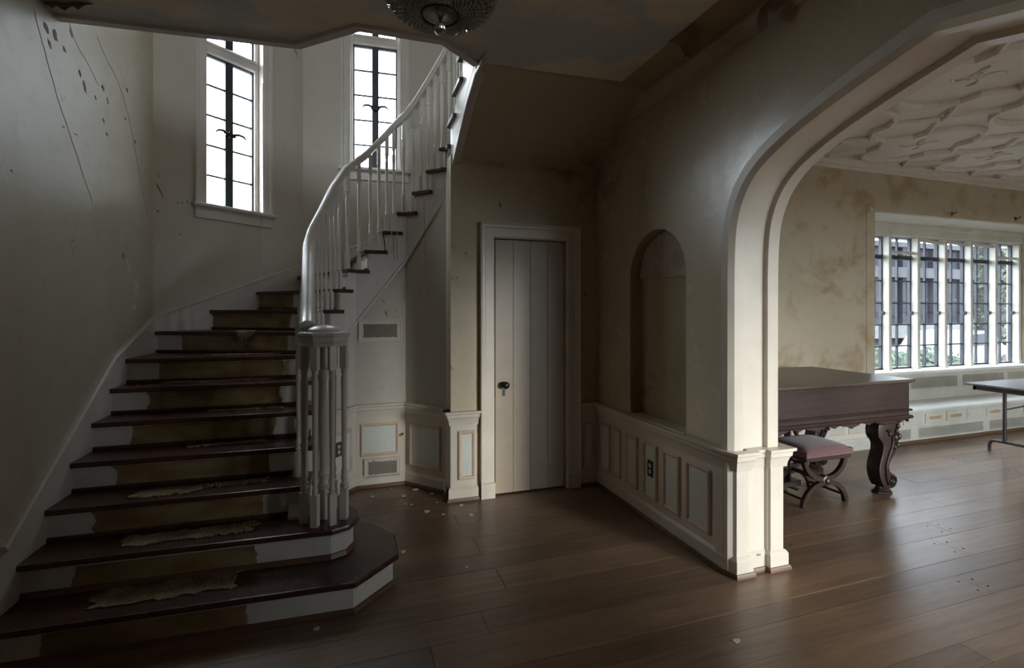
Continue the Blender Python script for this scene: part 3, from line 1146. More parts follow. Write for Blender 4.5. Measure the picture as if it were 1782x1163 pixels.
QR = {n: qs(I[n], R) for n in I}
for n in range(3, 20):
    s0, s1 = QR[n], QR[n + 1]
    for t in (.28, .78):
        s = lerp(s0, s1, t) + .01
        if n == 3 and t < .5:
            continue
        p = at(s, R)
        q = at(s + .01, R)
        ang = atan2(q[1] - p[1], q[0] - p[0])
        baluster_mb(p[0], p[1], RISE * n, z_rail(s) - .045, ang).build('baluster', 'stair_trim', ra, smooth=35)
for k in range(8):
    a = radians(22.5 + 45 * k)
    baluster_mb(NC[0] + .113 * cos(a), NC[1] + .113 * sin(a), RISE * 2, 1.305, a, .0185, .17, .13).build('baluster', 'stair_trim', ra, smooth=35)
nw = MB()
nw.lathe([(.034, 0), (.034, .17), (.028, .175), (.036, .19), (.026, .21), (.026, .23), (.035, .25), (.026, .27), (.027, .35), (.034, .6), (.039, .80), (.030, .83), (.039, .845), (.034, .86), (.034, .975)], (NC[0], NC[1], RISE * 2), 14)
np_ = nw.build('newel_post', 'stair_trim', ra, smooth=35)
oc = pi / 8
MB().lathe([(.118, 1.298), (.127, 1.30), (.127, 1.318), (.135, 1.325), (.138, 1.338), (.138, 1.352), (.147, 1.36), (.147, 1.372), (.139, 1.379)], (NC[0], NC[1], 0), 8, ph=oc).build('newel_cap', 'stair_trim', np_, bev=.0015)
MB().lathe([(.085, 1.379), (.087, 1.392), (.075, 1.402), (.045, 1.413), (.015, 1.418)], (NC[0], NC[1], 0), 24).build('newel_button', 'stair_trim', np_, smooth=50)


# ------------------------------------------------------------------ ventilation grilles
def grille(F, a0, a1, z0, z1, label, margin, hole=.0165, pitch=.0205, blotch=None):
    g = thing('vent_grille', F((a0 + a1) / 2, 0, z0), label, 'vent')
    holes = []
    na = int((a1 - a0 - 2 * margin) / pitch)
    nz = int((z1 - z0 - 2 * margin) / pitch)
    ax = (a0 + a1) / 2 - (na - 1) * pitch / 2
    zx = (z0 + z1) / 2 - (nz - 1) * pitch / 2
    for i in range(na * 2 - 1):
        for j in range(nz * 2 - 1):
            if (i + j) % 2 == 0:
                c = (ax + i * pitch / 2, zx + j * pitch / 2)
                h = hole / 2
                holes.append([(c[0] - h, c[1]), (c[0], c[1] - h), (c[0] + h, c[1]), (c[0], c[1] + h)])
    MB().plate([(a0, z0), (a1, z0), (a1, z1), (a0, z1)], holes, .006, .012, F).build('face_plate', 'trim', g)
    MB().box(a0 + .01, a1 - .01, .0015, .0035, z0 + .01, z1 - .01, F).build('dark_backing', 'dark', g)
    lp = [(a0, z0), (a1, z0), (a1, z1), (a0, z1)]
    mt = miters(lp, 1, True)
    MB().sweep([F(a, 0, z) for a, z in lp], [(m[0] * F.d[0], m[0] * F.d[1], m[1]) for m in mt], [(F.n[0], F.n[1], 0)] * 4,
               [(-.004, .001), (-.004, .012), (.004, .016), (.012, .012), (.012, .001)], loop=True).build('grille_rim', 'trim', g)
    return g


grille(Fb, .03, .38, 1.235, 1.415, 'painted square-hole vent grille set in the alcove wall above the chair rail', .028)
gl = grille(SH(SH(Fb)), .075, Lb - .045, .075, .24, 'chipped white vent grille low in the alcove skirting under a pale panel', .02)
for (a, z, w_) in ((.15, .222, .03), (.33, .226, .012), (.10, .092, .02), (.24, .09, .016), (.13, .10, .012)):
    MB().lathe([(w_ / 2, 0), (w_ / 2 * .8, .0008)], (0, 0, 0), 7, T=lambda x, y, zz_: SH(SH(Fb))(a + x, .0165 + zz_, z + y * .4)).build('bare_spot', simple('bare_spot_paint', (.22, .24, .27), .5), gl)


def outlet(F, a, z, label, dark):
    o = thing('wall_outlet', F(a, 0, z), label, 'outlet')
    MB().box(a - .035, a + .035, 0, .006, z - .058, z + .058, F).build('cover_plate', 'bronze' if not dark else 'blackmetal', o, bev=.003)
    for d in (-.021, .021):
        s = MB().lathe([(.0155, .006), (.0155, .0085), (.013, .0092)], (0, 0, 0), 14, T=lambda x, y, q: F(a + x, q, z + d + y)).build('socket', 'ivory', o, smooth=40)
        for e in (-.005, .005):
            MB().box(a + e - .0012, a + e + .0012, .0091, .0099, z + d - .005, z + d + .005, F).build('slot', 'dark', s)


outlet(SH(SH(Fa)), .245, .385, 'bronze wall outlet with ivory sockets behind the newel balusters', False)
outlet(SH(SH(FA)), 3.77 - 2.977, .375, 'dark wall outlet set in the wainscot below the arched niche', True)

hk = thing('cupboard_catch', Fb(Lb - .03, .004, .43), 'small bronze turn catch on the alcove wainscot beside a square panel', 'catch')
hk2 = MB().box(Lb - .04, Lb - .02, .004, .009, .42, .44, Fb)
hk2.build('catch_plate', 'bronze', hk)
MB().tube([Fb(Lb - .03, .008, .43), Fb(Lb - .032, .025, .434), Fb(Lb - .04, .034, .428), Fb(Lb - .052, .036, .418)], [.004, .004, .005, .004], 8).build('catch_lever', 'bronze', hk, smooth=50)

# ------------------------------------------------------------------ parlour shell
ZP = 3.10
YP = 3.80
RX0, RX1 = 5.418, 8.97
pw_ = MB().plate([(XR2 - .02, 0), (RX0, 0), (RX0, 2.58), (RX1, 2.58), (RX1, 0), (9.5, 0), (9.5, ZP), (XR2 - .02, ZP)], [], 0, -.05, FR((0, YP), (1, 0), (0, -1)))
pb = S(pw_, 'wall_parlour_back', 'room_wall')
S(MB().box(9.5, 9.7, YF, YP + .05, 0, ZP + .2), 'wall_parlour_side', 'room_wall')
S(MB().box(XR2 - .0, XR2 + .004, YF, YP, 0, ZP).box(0, 0, 0, 0, 0, 0), 'x', 'room_wall') if False else None
pc = S(MB().box(XR2 - .01, 9.7, YF, YP + .3, ZP, ZP + .2), 'ceiling_parlour', 'ceil_room')
# recess shell
S(MB().box(RX0 - .3, RX0, YP + .05, 4.43, 0, 2.65), 'wall_recess_left', 'room_wall')
S(MB().box(RX1, RX1 + .3, YP + .05, 4.43, 0, 2.65), 'wall_recess_right', 'room_wall')
S(MB().box(RX0 - .3, RX1 + .3, YP + .0501, 4.50, 2.58, 2.80), 'ceiling_recess', 'white')
S(MB().box(RX0 - .3, RX1 + .3, 4.30, 4.50, 0, .70).box(RX0 - .3, RX1 + .3, 4.30, 4.50, 2.42, 2.79), 'wall_recess', 'white')
# cornice
S(hsweep([(XR2, YP), (9.5, YP)], [(0, 2.995), (.012, 2.995), (.018, 3.02), (.04, 3.03), (.05, 3.055), (.085, 3.075), (.09, 3.10), (0, 3.10)], -1), 'trim_12', 'ceil_room', smooth=20)
# parlour wainscot, base
FP = FR((0, YP), (1, 0), (0, -1))
S(hsweep([(XR2, YP), (RX0, YP)], [(0, 0), (.024, 0), (.024, .10), (.014, .125), (0, .125)], -1), 'baseboard_parlour', 'white', smooth=20)
field(FP, XR2, RX0, pb, .12, .68, .006)
for x0 in (2.5, 3.2, 3.9, 4.6, 5.02):
    w_ = .58 if x0 < 4.55 else .36
    p = MB().box(x0 + .02, x0 + w_ - .02, .006, .010, .20, .50, FP).build('wainscot_panel', 'white', pb)
    lp = [(x0, .18), (x0 + w_, .18), (x0 + w_, .52), (x0, .52)]
    mt = miters(lp, 1, True)
    MB().sweep([FP(a, .006, z) for a, z in lp], [(m[0], 0, m[1]) for m in mt], [(0, -1, 0)] * 4, [(0, 0), (0, .008), (.01, .013), (.022, .006), (.022, 0)], loop=True).build('panel_moulding', 'white', p)
S(hsweep([(XR2, YP), (RX0, YP)], [(0, .68), (.03, .685), (.035, .70), (.035, .715), (0, .715)], -1), 'trim_13', 'white', smooth=20)
# opening edge of the recess
S(MB().box(RX0 - .13, RX0, YP - .006, YP, .0, 2.64).box(RX0, RX1, YP - .006, YP, 2.58, 2.64), 'trim_14', 'room_wall', bev=.003)

# plaster strapwork on the parlour ceiling
def strap_loop(cx, cy, sx, sy, w=.024, h=.042):
    pts = []
    q = []
    # ogee quatrefoil: pointed along x, lobed along y
    for k in range(5):
        t = radians(35 + 110 * k / 4)
        q.append((.30 * cos(t) * 1.0, .30 + .20 * sin(t)))
    top = [(x, y_) for x, y_ in reversed(q)]
    pts = [(-.34, .30)] + top + [(.34, .30), (.34, .16), (.52, .0), (.34, -.16), (.34, -.30)] + [(-x, -y_) for x, y_ in top] + [(-.34, -.30), (-.34, -.16), (-.52, 0), (-.34, .16)]
    P2 = [(cx + x * sx, cy + y_ * sy) for x, y_ in pts]
    mt = miters(P2, 1, True)
    return MB().sweep([(x, y_, ZP) for x, y_ in P2], [(a, b, 0) for a, b in mt], [(0, 0, -1)] * len(P2), [(-w, -.002), (-w, h * .45), (-w * .55, h), (w * .55, h), (w, h * .45), (w, -.002)], loop=True)


def strap_line(p, q, w=.024, h=.036):
    dx, dy = q[0] - p[0], q[1] - p[1]
    L = hypot(dx, dy)
    a = (-dy / L, dx / L, 0)
    return MB().sweep([(p[0], p[1], ZP), (q[0], q[1], ZP)], [a, a], [(0, 0, -1)] * 2, [(-w, -.002), (-w, h * .45), (-w * .55, h), (w * .55, h), (w, h * .45), (w, -.002)])


def floret(cx, cy):
    m = MB()
    for k in range(5):
        a = 2 * pi * k / 5 + cx
        m.lathe([(.022, 0), (.018, .010), (.004, .014)], (0, 0, 0), 6, T=lambda x, y_, z: (cx + .04 * cos(a) + x, cy + .04 * sin(a) + y_, ZP - z + .001))
    m.lathe([(.014, 0), (.01, .014)], (0, 0, 0), 6, T=lambda x, y_, z: (cx + x, cy + y_, ZP - z + .001))
    for k in range(4):
        a = pi / 2 * k + .4
        m.tube([(cx + .06 * cos(a), cy + .06 * sin(a), ZP - .004), (cx + .12 * cos(a + .2), cy + .12 * sin(a + .2), ZP - .008), (cx + .15 * cos(a + .5), cy + .15 * sin(a + .5), ZP - .004)], .007, 5)
    return m


CXs = [2.95 + 1.12 * i for i in range(6)]
for j in range(4):
    for i, cx in enumerate(CXs):
        cy = 3.22 - 1.06 * j
        strap_loop(cx, cy, .92, .92).build('plaster_strap', 'ceil_room', pc)
        floret(cx, cy).build('plaster_floret', 'ceil_room', pc, smooth=50)
        floret(cx + .56, cy + .53).build('plaster_floret', 'ceil_room', pc, smooth=50)
        if i < 5:
            strap_line((cx + .48, cy), (cx + .64, cy)).build('plaster_strap', 'ceil_room', pc)
        for sg in (-1, 1):
            strap_line((cx + .313 * sg, cy + .276), (cx + .56 * sg, cy + .50)).build('plaster_strap', 'ceil_room', pc)
            strap_line((cx + .313 * sg, cy - .276), (cx + .56 * sg, cy - .50)).build('plaster_strap', 'ceil_room', pc)

# ------------------------------------------------------------------ bay window of six visible lights
w3 = empty('window_3', (7.2, 4.3, .75), kind='structure')
MX = [5.838 + .517 * k for k in range(7)]
for x in MX:
    MB().box(x - .024, x + .024, 4.262, 4.383, .752, 2.43).box(x - .03, x + .03, 4.256, 4.30, .752, .80).build('mullion', 'white', w3, bev=.006)
MB().box(RX0, RX1, 4.24, 4.42, 2.43, 2.58).box(RX0, RX1, 4.225, 4.262, 2.52, 2.58).build('window_head', 'white', w3, bev=.004)
MB().box(RX0, RX1, 4.12, 4.42, .715, .752).build('window_sill', 'bright', w3, bev=.008)
edges = [RX0 + .02] + MX
zs = [.775, 1.045, 1.315, 1.59, 1.87, 2.15, 2.42]
for k in range(7):
    e0, e1 = edges[k] + (.024 if k else 0), edges[k + 1] - .024
    f = MB().box(e0, e0 + .018, 4.345, 4.38, .752, 2.43).box(e1 - .018, e1, 4.345, 4.38, .752, 2.43)
    f.box(e0, e1, 4.345, 4.38, .752, .775).box(e0, e1, 4.345, 4.38, 2.415, 2.43)
    f.build('casement_frame', 'steel', w3)
    MB().box(e0, e1, 4.335, 4.385, 2.145, 2.195).build('transom_bar', 'steel', w3, bev=.004)
    mid = (e0 + e1) / 2
    MB().box(mid - .008, mid + .008, 4.35, 4.376, .775, 2.415).build('glazing_bar', 'steel', w3)
    for z in zs[1:-2]:
        MB().box(e0 + .018, e1 - .018, 4.352, 4.374, z - .008, z + .008).build('glazing_bar', 'steel', w3)
    for zi in range(6):
        z0, z1 = zs[zi] + .008, zs[zi + 1] - .008
        if zi == 5:
            z0 = 2.195
        for x0, x1 in ((e0 + .018, mid - .008), (mid + .008, e1 - .018)):
            MB().box(x0, x1, 4.361, 4.364, z0, z1).build('pane', 'pane_dimmed', w3)
    la = MB().box(e1 - .018, e1 + .004, 4.325, 4.346, 1.44, 1.485).tube([(e1 - .006, 4.325, 1.465), (e1 - .03, 4.30, 1.475), (e1 - .06, 4.285, 1.455), (e1 - .10, 4.28, 1.45)], [.011, .009, .008, .005], 6)
    la.build('latch', 'blackmetal', w3, smooth=40)
    if k in (2, 6):
        MB().box(e0, e1, 4.30, 4.335, 2.215, 2.245).box(e0, e0 + .018, 4.30, 4.335, 2.245, 2.43).build('screen_rail', 'white', w3, bev=.003)
    elif k > 2:
        MB().box(e0, e1, 4.30, 4.335, 2.39, 2.425, lambda x, y_, z: (x, y_, z - .03 * (x - e0) / (e1 - e0))).build('screen_rail', 'white', w3, bev=.003)
portal(((RX0 + RX1) / 2, 4.43, 1.6), (-pi / 2, 0, 0), RX1 - RX0, 1.70)
# added upstairs window, out of view, lighting the stair walls
for k, (x0, x1) in enumerate(FILL_WIN):
    portal(((x0 + x1) / 2, YF - .12, 4.775), (pi / 2, 0, 0), x1 - x0, 1.65)
    w4 = empty('window_%d' % (7 + k), ((x0 + x1) / 2, YF, 3.95), kind='structure')
    mid = (x0 + x1) / 2
    f = MB().box(x0, x0 + .05, YF - .16, YF - .1, 3.95, 5.6).box(x1 - .05, x1, YF - .16, YF - .1, 3.95, 5.6).box(x0, x1, YF - .16, YF - .1, 3.95, 4.0)
    f.box(x0, x1, YF - .16, YF - .1, 5.55, 5.6).box(mid - .03, mid + .03, YF - .16, YF - .1, 3.95, 5.6)
    f.build('window_frame', 'white', w4)
    for q0, q1 in ((x0 + .05, mid - .03), (mid + .03, x1 - .05)):
        MB().box(q0, q1, YF - .135, YF - .13, 4.0, 5.55).build('pane', 'pane', w4)
# the far windows of the parlour: frame and panes
for k, (x0, x1) in enumerate(FW):
    portal(((x0 + x1) / 2, YF - .12, 1.365), (pi / 2, 0, 0), x1 - x0, 2.17)
    w4 = empty('window_%d' % (4 + k), ((x0 + x1) / 2, YF, .28), kind='structure')
    mid = (x0 + x1) / 2
    f = MB().box(x0, x0 + .05, YF - .16, YF - .1, .28, 2.45).box(x1 - .05, x1, YF - .16, YF - .1, .28, 2.45).box(x0, x1, YF - .16, YF - .1, .28, .33)
    f.box(x0, x1, YF - .16, YF - .1, 2.4, 2.45).box(mid - .03, mid + .03, YF - .16, YF - .1, .28, 2.45)
    f.build('window_frame', 'white', w4)
    for q0, q1 in ((x0 + .05, mid - .03), (mid + .03, x1 - .05)):
        MB().box(q0, q1, YF - .135, YF - .13, .33, 2.4).build('pane', 'pane', w4)


def lattice(a0, a1, z0, z1, F, n0, n1, pitch=.03, w=.008):
    """diagonal mesh clipped to a rectangle"""
    m = MB()
    W_, H_ = a1 - a0, z1 - z0
    for sgn in (1, -1):
        k = -H_
        while k < W_:
            # line a = k + t (t from 0..H_)
            t0, t1 = max(0, -k), min(H_, W_ - k)
            if t1 - t0 > .006:
                pa, pb_ = (k + t0, t0), (k + t1, t1)
                if sgn < 0:
                    pa, pb_ = (W_ - pa[0], pa[1]), (W_ - pb_[0], pb_[1])
                for (p, q) in ((pa, pb_),):
                    h = w * .7
                    m.add([F(a0 + p[0] - h, n1, z0 + p[1]), F(a0 + p[0] + h, n1, z0 + p[1]), F(a0 + q[0] + h, n1, z0 + q[1]), F(a0 + q[0] - h, n1, z0 + q[1]),
                           F(a0 + p[0] - h, n0, z0 + p[1]), F(a0 + p[0] + h, n0, z0 + p[1]), F(a0 + q[0] + h, n0, z0 + q[1]), F(a0 + q[0] - h, n0, z0 + q[1])],
                          [(0, 1, 2, 3), (7, 6, 5, 4), (0, 4, 5, 1), (2, 6, 7, 3), (1, 5, 6, 2), (0, 3, 7, 4)])
            k += pitch
    return m


ws = thing('window_seat', ((RX0 + RX1) / 2, 4.0, 0), 'built-in white window seat with lattice radiator grilles along the bay window', 'window seat')
YS = 3.80
FS = FR((0, YS), (1, 0), (0, -1))
FU = FR((0, 4.17), (1, 0), (0, -1))
MB().box(RX0, RX1, YS - .03, 4.17, .355, .385).build('seat_top', 'bright', ws, bev=.008)
holes_ = []
seats = [(5.50, 6.0), (6.10, 7.26), (7.36, 8.30), (8.40, 8.9)]
MB().plate([(RX0, .02), (RX1, .02), (RX1, .355), (RX0, .355)], [[(a + .02, .055), (b - .02, .055), (b - .02, .155), (a + .02, .155)] for a, b in seats], 0, -.02, FS).build('seat_front', 'white', ws)
MB().box(RX0, RX1, -.10, -.04, .0, .2, FS).build('dark_backing', 'dark', ws)
MB().box(RX0, RX1, 0, .02, 0, .03, FS).build('seat_shoe', 'shoe', ws)
for a, b in seats:
    lattice(a + .012, b - .012, .047, .163, FS, -.006, .004).build('grille', 'white', ws, kind='stuff')
x = 5.5
k = 0
while x < 8.8:
    for w_ in (.30,):
        p = MB().box(x, x + w_, 0, .012, .21, .325, FS).box(x + .025, x + w_ - .025, .012, .016, .235, .30, FS).build('drawer_panel', 'white', ws, bev=.003)
        if k in (2, 3, 5):
            MB().box(x + .05, x + w_ - .05, .0155, .0165, .25, .285, FS).build('worn_patch', simple('bare_wood_patch', (.42, .29, .17), .6), p)
    x += .36
    k += 1
MB().plate([(RX0, .385), (RX1, .385), (RX1, .715), (RX0, .715)], [[(a + .02, .53), (b - .02, .53), (b - .02, .655), (a + .02, .655)] for a, b in ((5.5, 6.48), (6.56, 7.45), (7.53, 8.40), (8.46, 8.9))], 0, -.02, FU).build('seat_back', 'white', ws)
MB().box(RX0, RX1, -.08, -.04, .4, .7, FU).build('dark_backing', 'dark', ws)
for a, b in ((5.5, 6.48), (6.56, 7.45), (7.53, 8.40), (8.46, 8.9)):
    lattice(a + .012, b - .012, .522, .663, FU, -.006, .004).build('grille', 'white', ws, kind='stuff')

for i, (x, z, lab) in enumerate(((5.36, 2.605, 'small white curtain bracket at the wall corner beside the bay window'), (6.67, 2.625, 'small metal curtain bracket above the bay window, over its third pane column'),
                                 (7.86, 2.64, 'small metal curtain bracket above the far end of the bay window'))):
    b = MB().box(x - .018, x + .018, .0, .012, z - .02, z + .02, FP).tube([FP(x, .01, z), FP(x, .05, z + .005), FP(x, .06, z + .022)], .006, 6)
    tag(b.build('curtain_bracket', 'trim' if i == 0 else 'bronze', smooth=40), lab, 'bracket')

# ------------------------------------------------------------------ square piano
px0, px1, py0, py1 = 2.47, 4.27, 2.72, 3.60
pn = thing('square_piano', (3.37, 3.16, 0), 'dark rosewood square piano with scalloped apron and scrolled legs', 'piano')
MB().box(px0, px1, py0, py1, .635, .925).build('case', 'piano', pn, bev=.008, seg=2)
MB().box(px0 - .02, px1 + .025, py0 - .03, py1 + .02, .925, .948).build('lid', 'lid', pn, bev=.007, seg=2)
MB().box(px0 - .008, px1 + .010, py0 - .012, py1 + .01, .915, .926).build('lid_moulding', 'piano', pn, bev=.003)
hsweep([(px0, py1), (px0, py0), (px1, py0), (px1, py1)], [(0, .69), (.012, .692), (.016, .70), (.012, .708), (0, .71)], -1).build('case_moulding', 'piano', pn, smooth=25)
hsweep([(px0, py1), (px0, py0), (px1, py0), (px1, py1)], [(0, .63), (.016, .632), (.02, .645), (.012, .66), (0, .662)], -1).build('base_moulding', 'piano', pn, smooth=25)


def scallop(L):
    pts = [(0, .66), (L, .66)]
    n = int(round(L / .17))
    lo = []
    for k in range(n):
        for j in range(8):
            t = (k + j / 8)
            x = L * t / n
            u = j / 8
            zc = .592 + .022 * abs(cos(pi * u)) ** .7 + (.012 if k % 2 else 0)
            lo.append((x, zc))
    lo.append((L, .60))
    return pts[:1] + [(0, .60)] + lo[1:] + [(L, .66)]


MB().plate(scallop(px1 - px0 - .02), [], 0, -.022, FR((px0 + .01, py0 - .004), (1, 0), (0, -1))).build('apron', 'piano', pn, bev=.003)
MB().plate(scallop(py1 - py0 - .02), [], 0, -.022, FR((px1 + .004, py0 + .01), (0, 1), (1, 0))).build('apron', 'piano', pn, bev=.003)
LEG = [(60, 105), (42, 200), (52, 275), (110, 335), (140, 390), (135, 470), (100, 560), (72, 640), (65, 710), (80, 800), (110, 870), (155, 940), (215, 962), (300, 962),
       (360, 940), (390, 885), (382, 830), (345, 790), (295, 765), (258, 735), (240, 680), (252, 630), (290, 580), (335, 530), (375, 470), (405, 400), (432, 330), (425, 270), (402, 235), (420, 180), (415, 125), (400, 105)]


def piano_leg(x, y, mx):
    s = .000625
    o = [((a - 230) * s * mx, (1030 - b) * s) for a, b in LEG]
    F = FR((x, y), (1, 0), (0, -1))
    lg = MB().plate(o, [], .055, -.055, F).build('leg', 'piano_carved', pn, bev=.010, seg=2, smooth=40)
    def T(ax, az):
        return ((ax - 230) * s * mx, (1030 - az) * s)
    # raised edge rib, scroll eye and leaf carving
    rib = smooth_path([T(*p) for p in ((190, 200), (262, 215), (300, 300), (290, 400), (240, 500), (190, 620), (175, 720), (190, 820), (225, 905))], 4)
    MB().tube([F(a, .056, z) for a, z in rib], .012, 6).build('carved_rib', 'piano_carved', lg, smooth=60)
    sp = []
    c = T(303, 872)
    for k in range(26):
        t = k / 25
        r = .044 * (1 - .72 * t)
        sp.append((c[0] + mx * r * cos(2.0 - t * 9.5), c[1] + r * sin(2.0 - t * 9.5)))
    MB().tube([F(a, .056, z) for a, z in sp], [.011 * (1 - .4 * k / 25) for k in range(26)], 6).build('scroll', 'piano_carved', lg, smooth=60)
    MB().lathe([(.018, 0), (.018, .06), (.012, .068), (.003, .071)], (0, 0, 0), 14, T=lambda a, b, q: F(c[0] + a, q, c[1] + b)).build('scroll_eye', 'piano_carved', lg, smooth=50)
    for ax, az, rr_ in ((395, 150, .022), (415, 290, .024), (385, 400, .022), (350, 300, .026), (330, 420, .02), (240, 240, .02), (365, 215, .02)):
        q = T(ax, az)
        MB().lathe([(rr_, -.01), (rr_ * .95, .008), (rr_ * .6, .02), (.003, .024)], (0, 0, 0), 10, T=lambda a, b, w_: F(q[0] + a, .05 + w_, q[1] + b * 1.3)).build('carved_leaf', 'piano_carved', lg, smooth=60)
    f0 = T(225, 985)
    ft = MB().lathe([(.085, 0), (.088, .012), (.07, .026), (.05, .045), (.048, .06)], (0, 0, 0), 8, T=lambda a, b, q: F(f0[0] + a, b * .8, q), ph=pi / 8)
    ft.build('foot', 'piano_carved', lg, bev=.002)
    MB().box(-.12 * 1, .12, -.07, .075, .575, .64, lambda a, b, z: F(a, b, z)).build('leg_block', 'piano_carved', lg, bev=.006)


for lx, ly, mx in ((4.16, 2.86, 1), (4.16, 3.47, 1), (2.60, 2.86, -1), (2.60, 3.47, -1)):
    piano_leg(lx, ly, mx)
ly = MB().box(3.24, 3.26, 3.1, 3.16, .09, .63).box(3.44, 3.46, 3.1, 3.16, .09, .63).box(3.18, 3.52, 3.06, 3.20, .05, .10)
ly.tube(smooth_path([(3.22, 3.13, .55), (3.14, 3.13, .42), (3.2, 3.13, .25), (3.3, 3.13, .12)], 4), .018, 6)
ly.tube(smooth_path([(3.48, 3.13, .55), (3.56, 3.13, .42), (3.5, 3.13, .25), (3.4, 3.13, .12)], 4), .018, 6)
lyre = ly.build('pedal_lyre', 'piano_carved', pn, bev=.003)
for x in (3.29, 3.41):
    MB().box(x - .02, x + .02, 2.98, 3.10, .05, .062).build('pedal', 'bronze', lyre, bev=.004)

# ------------------------------------------------------------------ piano stool
sl = thing('piano_stool', (3.48, 3.0, 0), 'curule piano stool with dusty rose cushion tucked under the piano', 'stool')
sx0, sx1, sy0, sy1 = 3.24, 3.725, 2.77, 3.17


def rect_sweep(pts, yc, hw, hd):
    """rectangular bar along an (x,z) curve at depth yc"""
    mt = miters(pts, 1)
    return MB().sweep([(x, yc, z) for x, z in pts], [(m[0], 0, m[1]) for m in mt], [(0, 1, 0)] * len(pts), [(-hw, -hd), (hw, -hd), (hw, hd), (-hw, hd)])


cxs = 3.475
for yy, nm in ((2.815, 0), (3.125, 1)):
    upc = smooth_path([(cxs - .205, .365), (cxs - .20, .32), (cxs - .165, .265), (cxs - .10, .218), (cxs, .198), (cxs + .10, .218), (cxs + .165, .265), (cxs + .20, .32), (cxs + .205, .365)], 4)
    dnc = smooth_path([(cxs - .225, .0), (cxs - .205, .06), (cxs - .16, .115), (cxs - .09, .155), (cxs, .17), (cxs + .09, .155), (cxs + .16, .115), (cxs + .20, .06), (cxs + .215, .0)], 4)
    rect_sweep(upc, yy, .019, .017).build('upper_arch', 'stoolwood', sl, bev=.003)
    rect_sweep(dnc, yy, .019, .017).build('lower_arch', 'stoolwood', sl, bev=.003)
    MB().lathe([(.042, -.022), (.042, .018), (.032, .024), (.022, .024), (.02, .034), (.008, .04), (.002, .041)], (0, 0, 0), 18, T=lambda a, b, q: (cxs + a, yy - q * (1 if nm == 0 else -1), .186 + b)).build('boss', 'stoolwood', sl, smooth=40)
MB().tube([(cxs, 2.83, .186), (cxs, 2.93, .186), (cxs, 2.97, .186), (cxs, 3.01, .186), (cxs, 3.11, .186)], [.014, .016, .022, .016, .014], 10).build('stretcher', 'stoolwood', sl, smooth=50)
for xx, z in ((cxs - .203, .33), (cxs + .203, .33), (cxs - .205, .055), (cxs + .198, .055)):
    MB().tube([(xx, 2.83, z), (xx, 3.11, z)], .010, 8).build('side_rail', 'stoolwood', sl, smooth=50)
MB().box(sx0 + .012, sx1 - .012, sy0 + .012, sy1 - .012, .35, .385).build('seat_frame', 'stoolwood', sl, bev=.004)
cu = MB()
N = 12
vs, fs = [], []
for i in range(N + 1):
    for j in range(N + 1):
        u, v = i / N * 2 - 1, j / N * 2 - 1
        d = (1 - abs(u) ** 5) * (1 - abs(v) ** 5)
        k = 1 - .025 * (1 - d)
        vs.append((lerp(sx0, sx1, (u * k + 1) / 2), lerp(sy0, sy1, (v * k + 1) / 2), .425 + .032 * d ** .55 + .006 * (1 - u * u) * (1 - v * v)))
for i in range(N):
    for j in range(N):
        fs.append((i * (N + 1) + j, (i + 1) * (N + 1) + j, (i + 1) * (N + 1) + j + 1, i * (N + 1) + j + 1))
cu.add(vs, fs)
rim = [i * (N + 1) for i in range(N + 1)] + [N * (N + 1) + j for j in range(1, N + 1)] + [i * (N + 1) + N for i in range(N - 1, -1, -1)] + [j for j in range(N - 1, 0, -1)]
mid_ = [((cu.v[r][0] - 3.4825) * 1.015 + 3.4825, (cu.v[r][1] - 2.97) * 1.015 + 2.97, .405) for r in rim]
bot = [((cu.v[r][0] - 3.4825) * .99 + 3.4825, (cu.v[r][1] - 2.97) * .99 + 2.97, .384) for r in rim]
b0 = len(cu.v)
cu.v += mid_ + bot
nr = len(rim)
for k in range(nr):
    l = (k + 1) % nr
    cu.f.append((rim[k], rim[l], b0 + l, b0 + k))
    cu.f.append((b0 + k, b0 + l, b0 + nr + l, b0 + nr + k))
cu.f.append(tuple(b0 + nr + k for k in range(nr)))
co = cu.build('cushion', 'cushion', sl, smooth=70)
MB().tube([cu.v[r] for r in rim] + [cu.v[rim[0]], cu.v[rim[1]]], .0045, 6).build('piping', 'cushion', co, smooth=60)

# ------------------------------------------------------------------ folding table
ft = thing('folding_table', (7.0, 3.0, 0), 'grey folding table on tubular steel legs in front of the window seat', 'table')
tx0, tx1, ty0, ty1 = 6.10, 7.93, 2.60, 3.36
MB().box(tx0, tx1, ty0, ty1, .722, .742).build('table_top', 'tabletop', ft, bev=.006, seg=2)
MB().box(tx0 + .05, tx1 - .05, ty0 + .05, ty0 + .075, .675, .722).box(tx0 + .05, tx1 - .05, ty1 - .075, ty1 - .05, .675, .722).box(tx0 + .05, tx0 + .075, ty0 + .05, ty1 - .05, .675, .722).box(tx1 - .075, tx1 - .05, ty0 + .05, ty1 - .05, .675, .722).build('under_frame', 'tablemetal', ft)
for lx, sg in ((6.47, 1), (7.56, -1)):
    lf = MB().tube(smooth_path([(lx, 3.335, .0), (lx, 3.335, .07), (lx, 3.315, .108), (lx, 3.27, .12), (lx, 2.98, .12), (lx, 2.69, .12), (lx, 2.645, .108), (lx, 2.625, .07), (lx, 2.625, 0)], 5), .0145, 10)
    lo = lf.build('leg_base', 'tablemetal', ft, smooth=50)
    for yy in (3.21, 2.75):
        MB().tube([(lx, yy, .12), (lx, yy, .70)], .0165, 10).build('leg_post', 'tablemetal', ft, smooth=50)
    MB().tube([(lx, 3.21, .46), (lx + sg * .22, 3.1, .52), (lx + sg * .42, 2.98, .69)], .008, 8).build('brace', 'tablemetal', ft, smooth=50)
    MB().tube([(lx, 2.75, .46), (lx + sg * .22, 2.86, .52), (lx + sg * .42, 2.98, .69)], .008, 8).build('brace', 'tablemetal', ft, smooth=50)

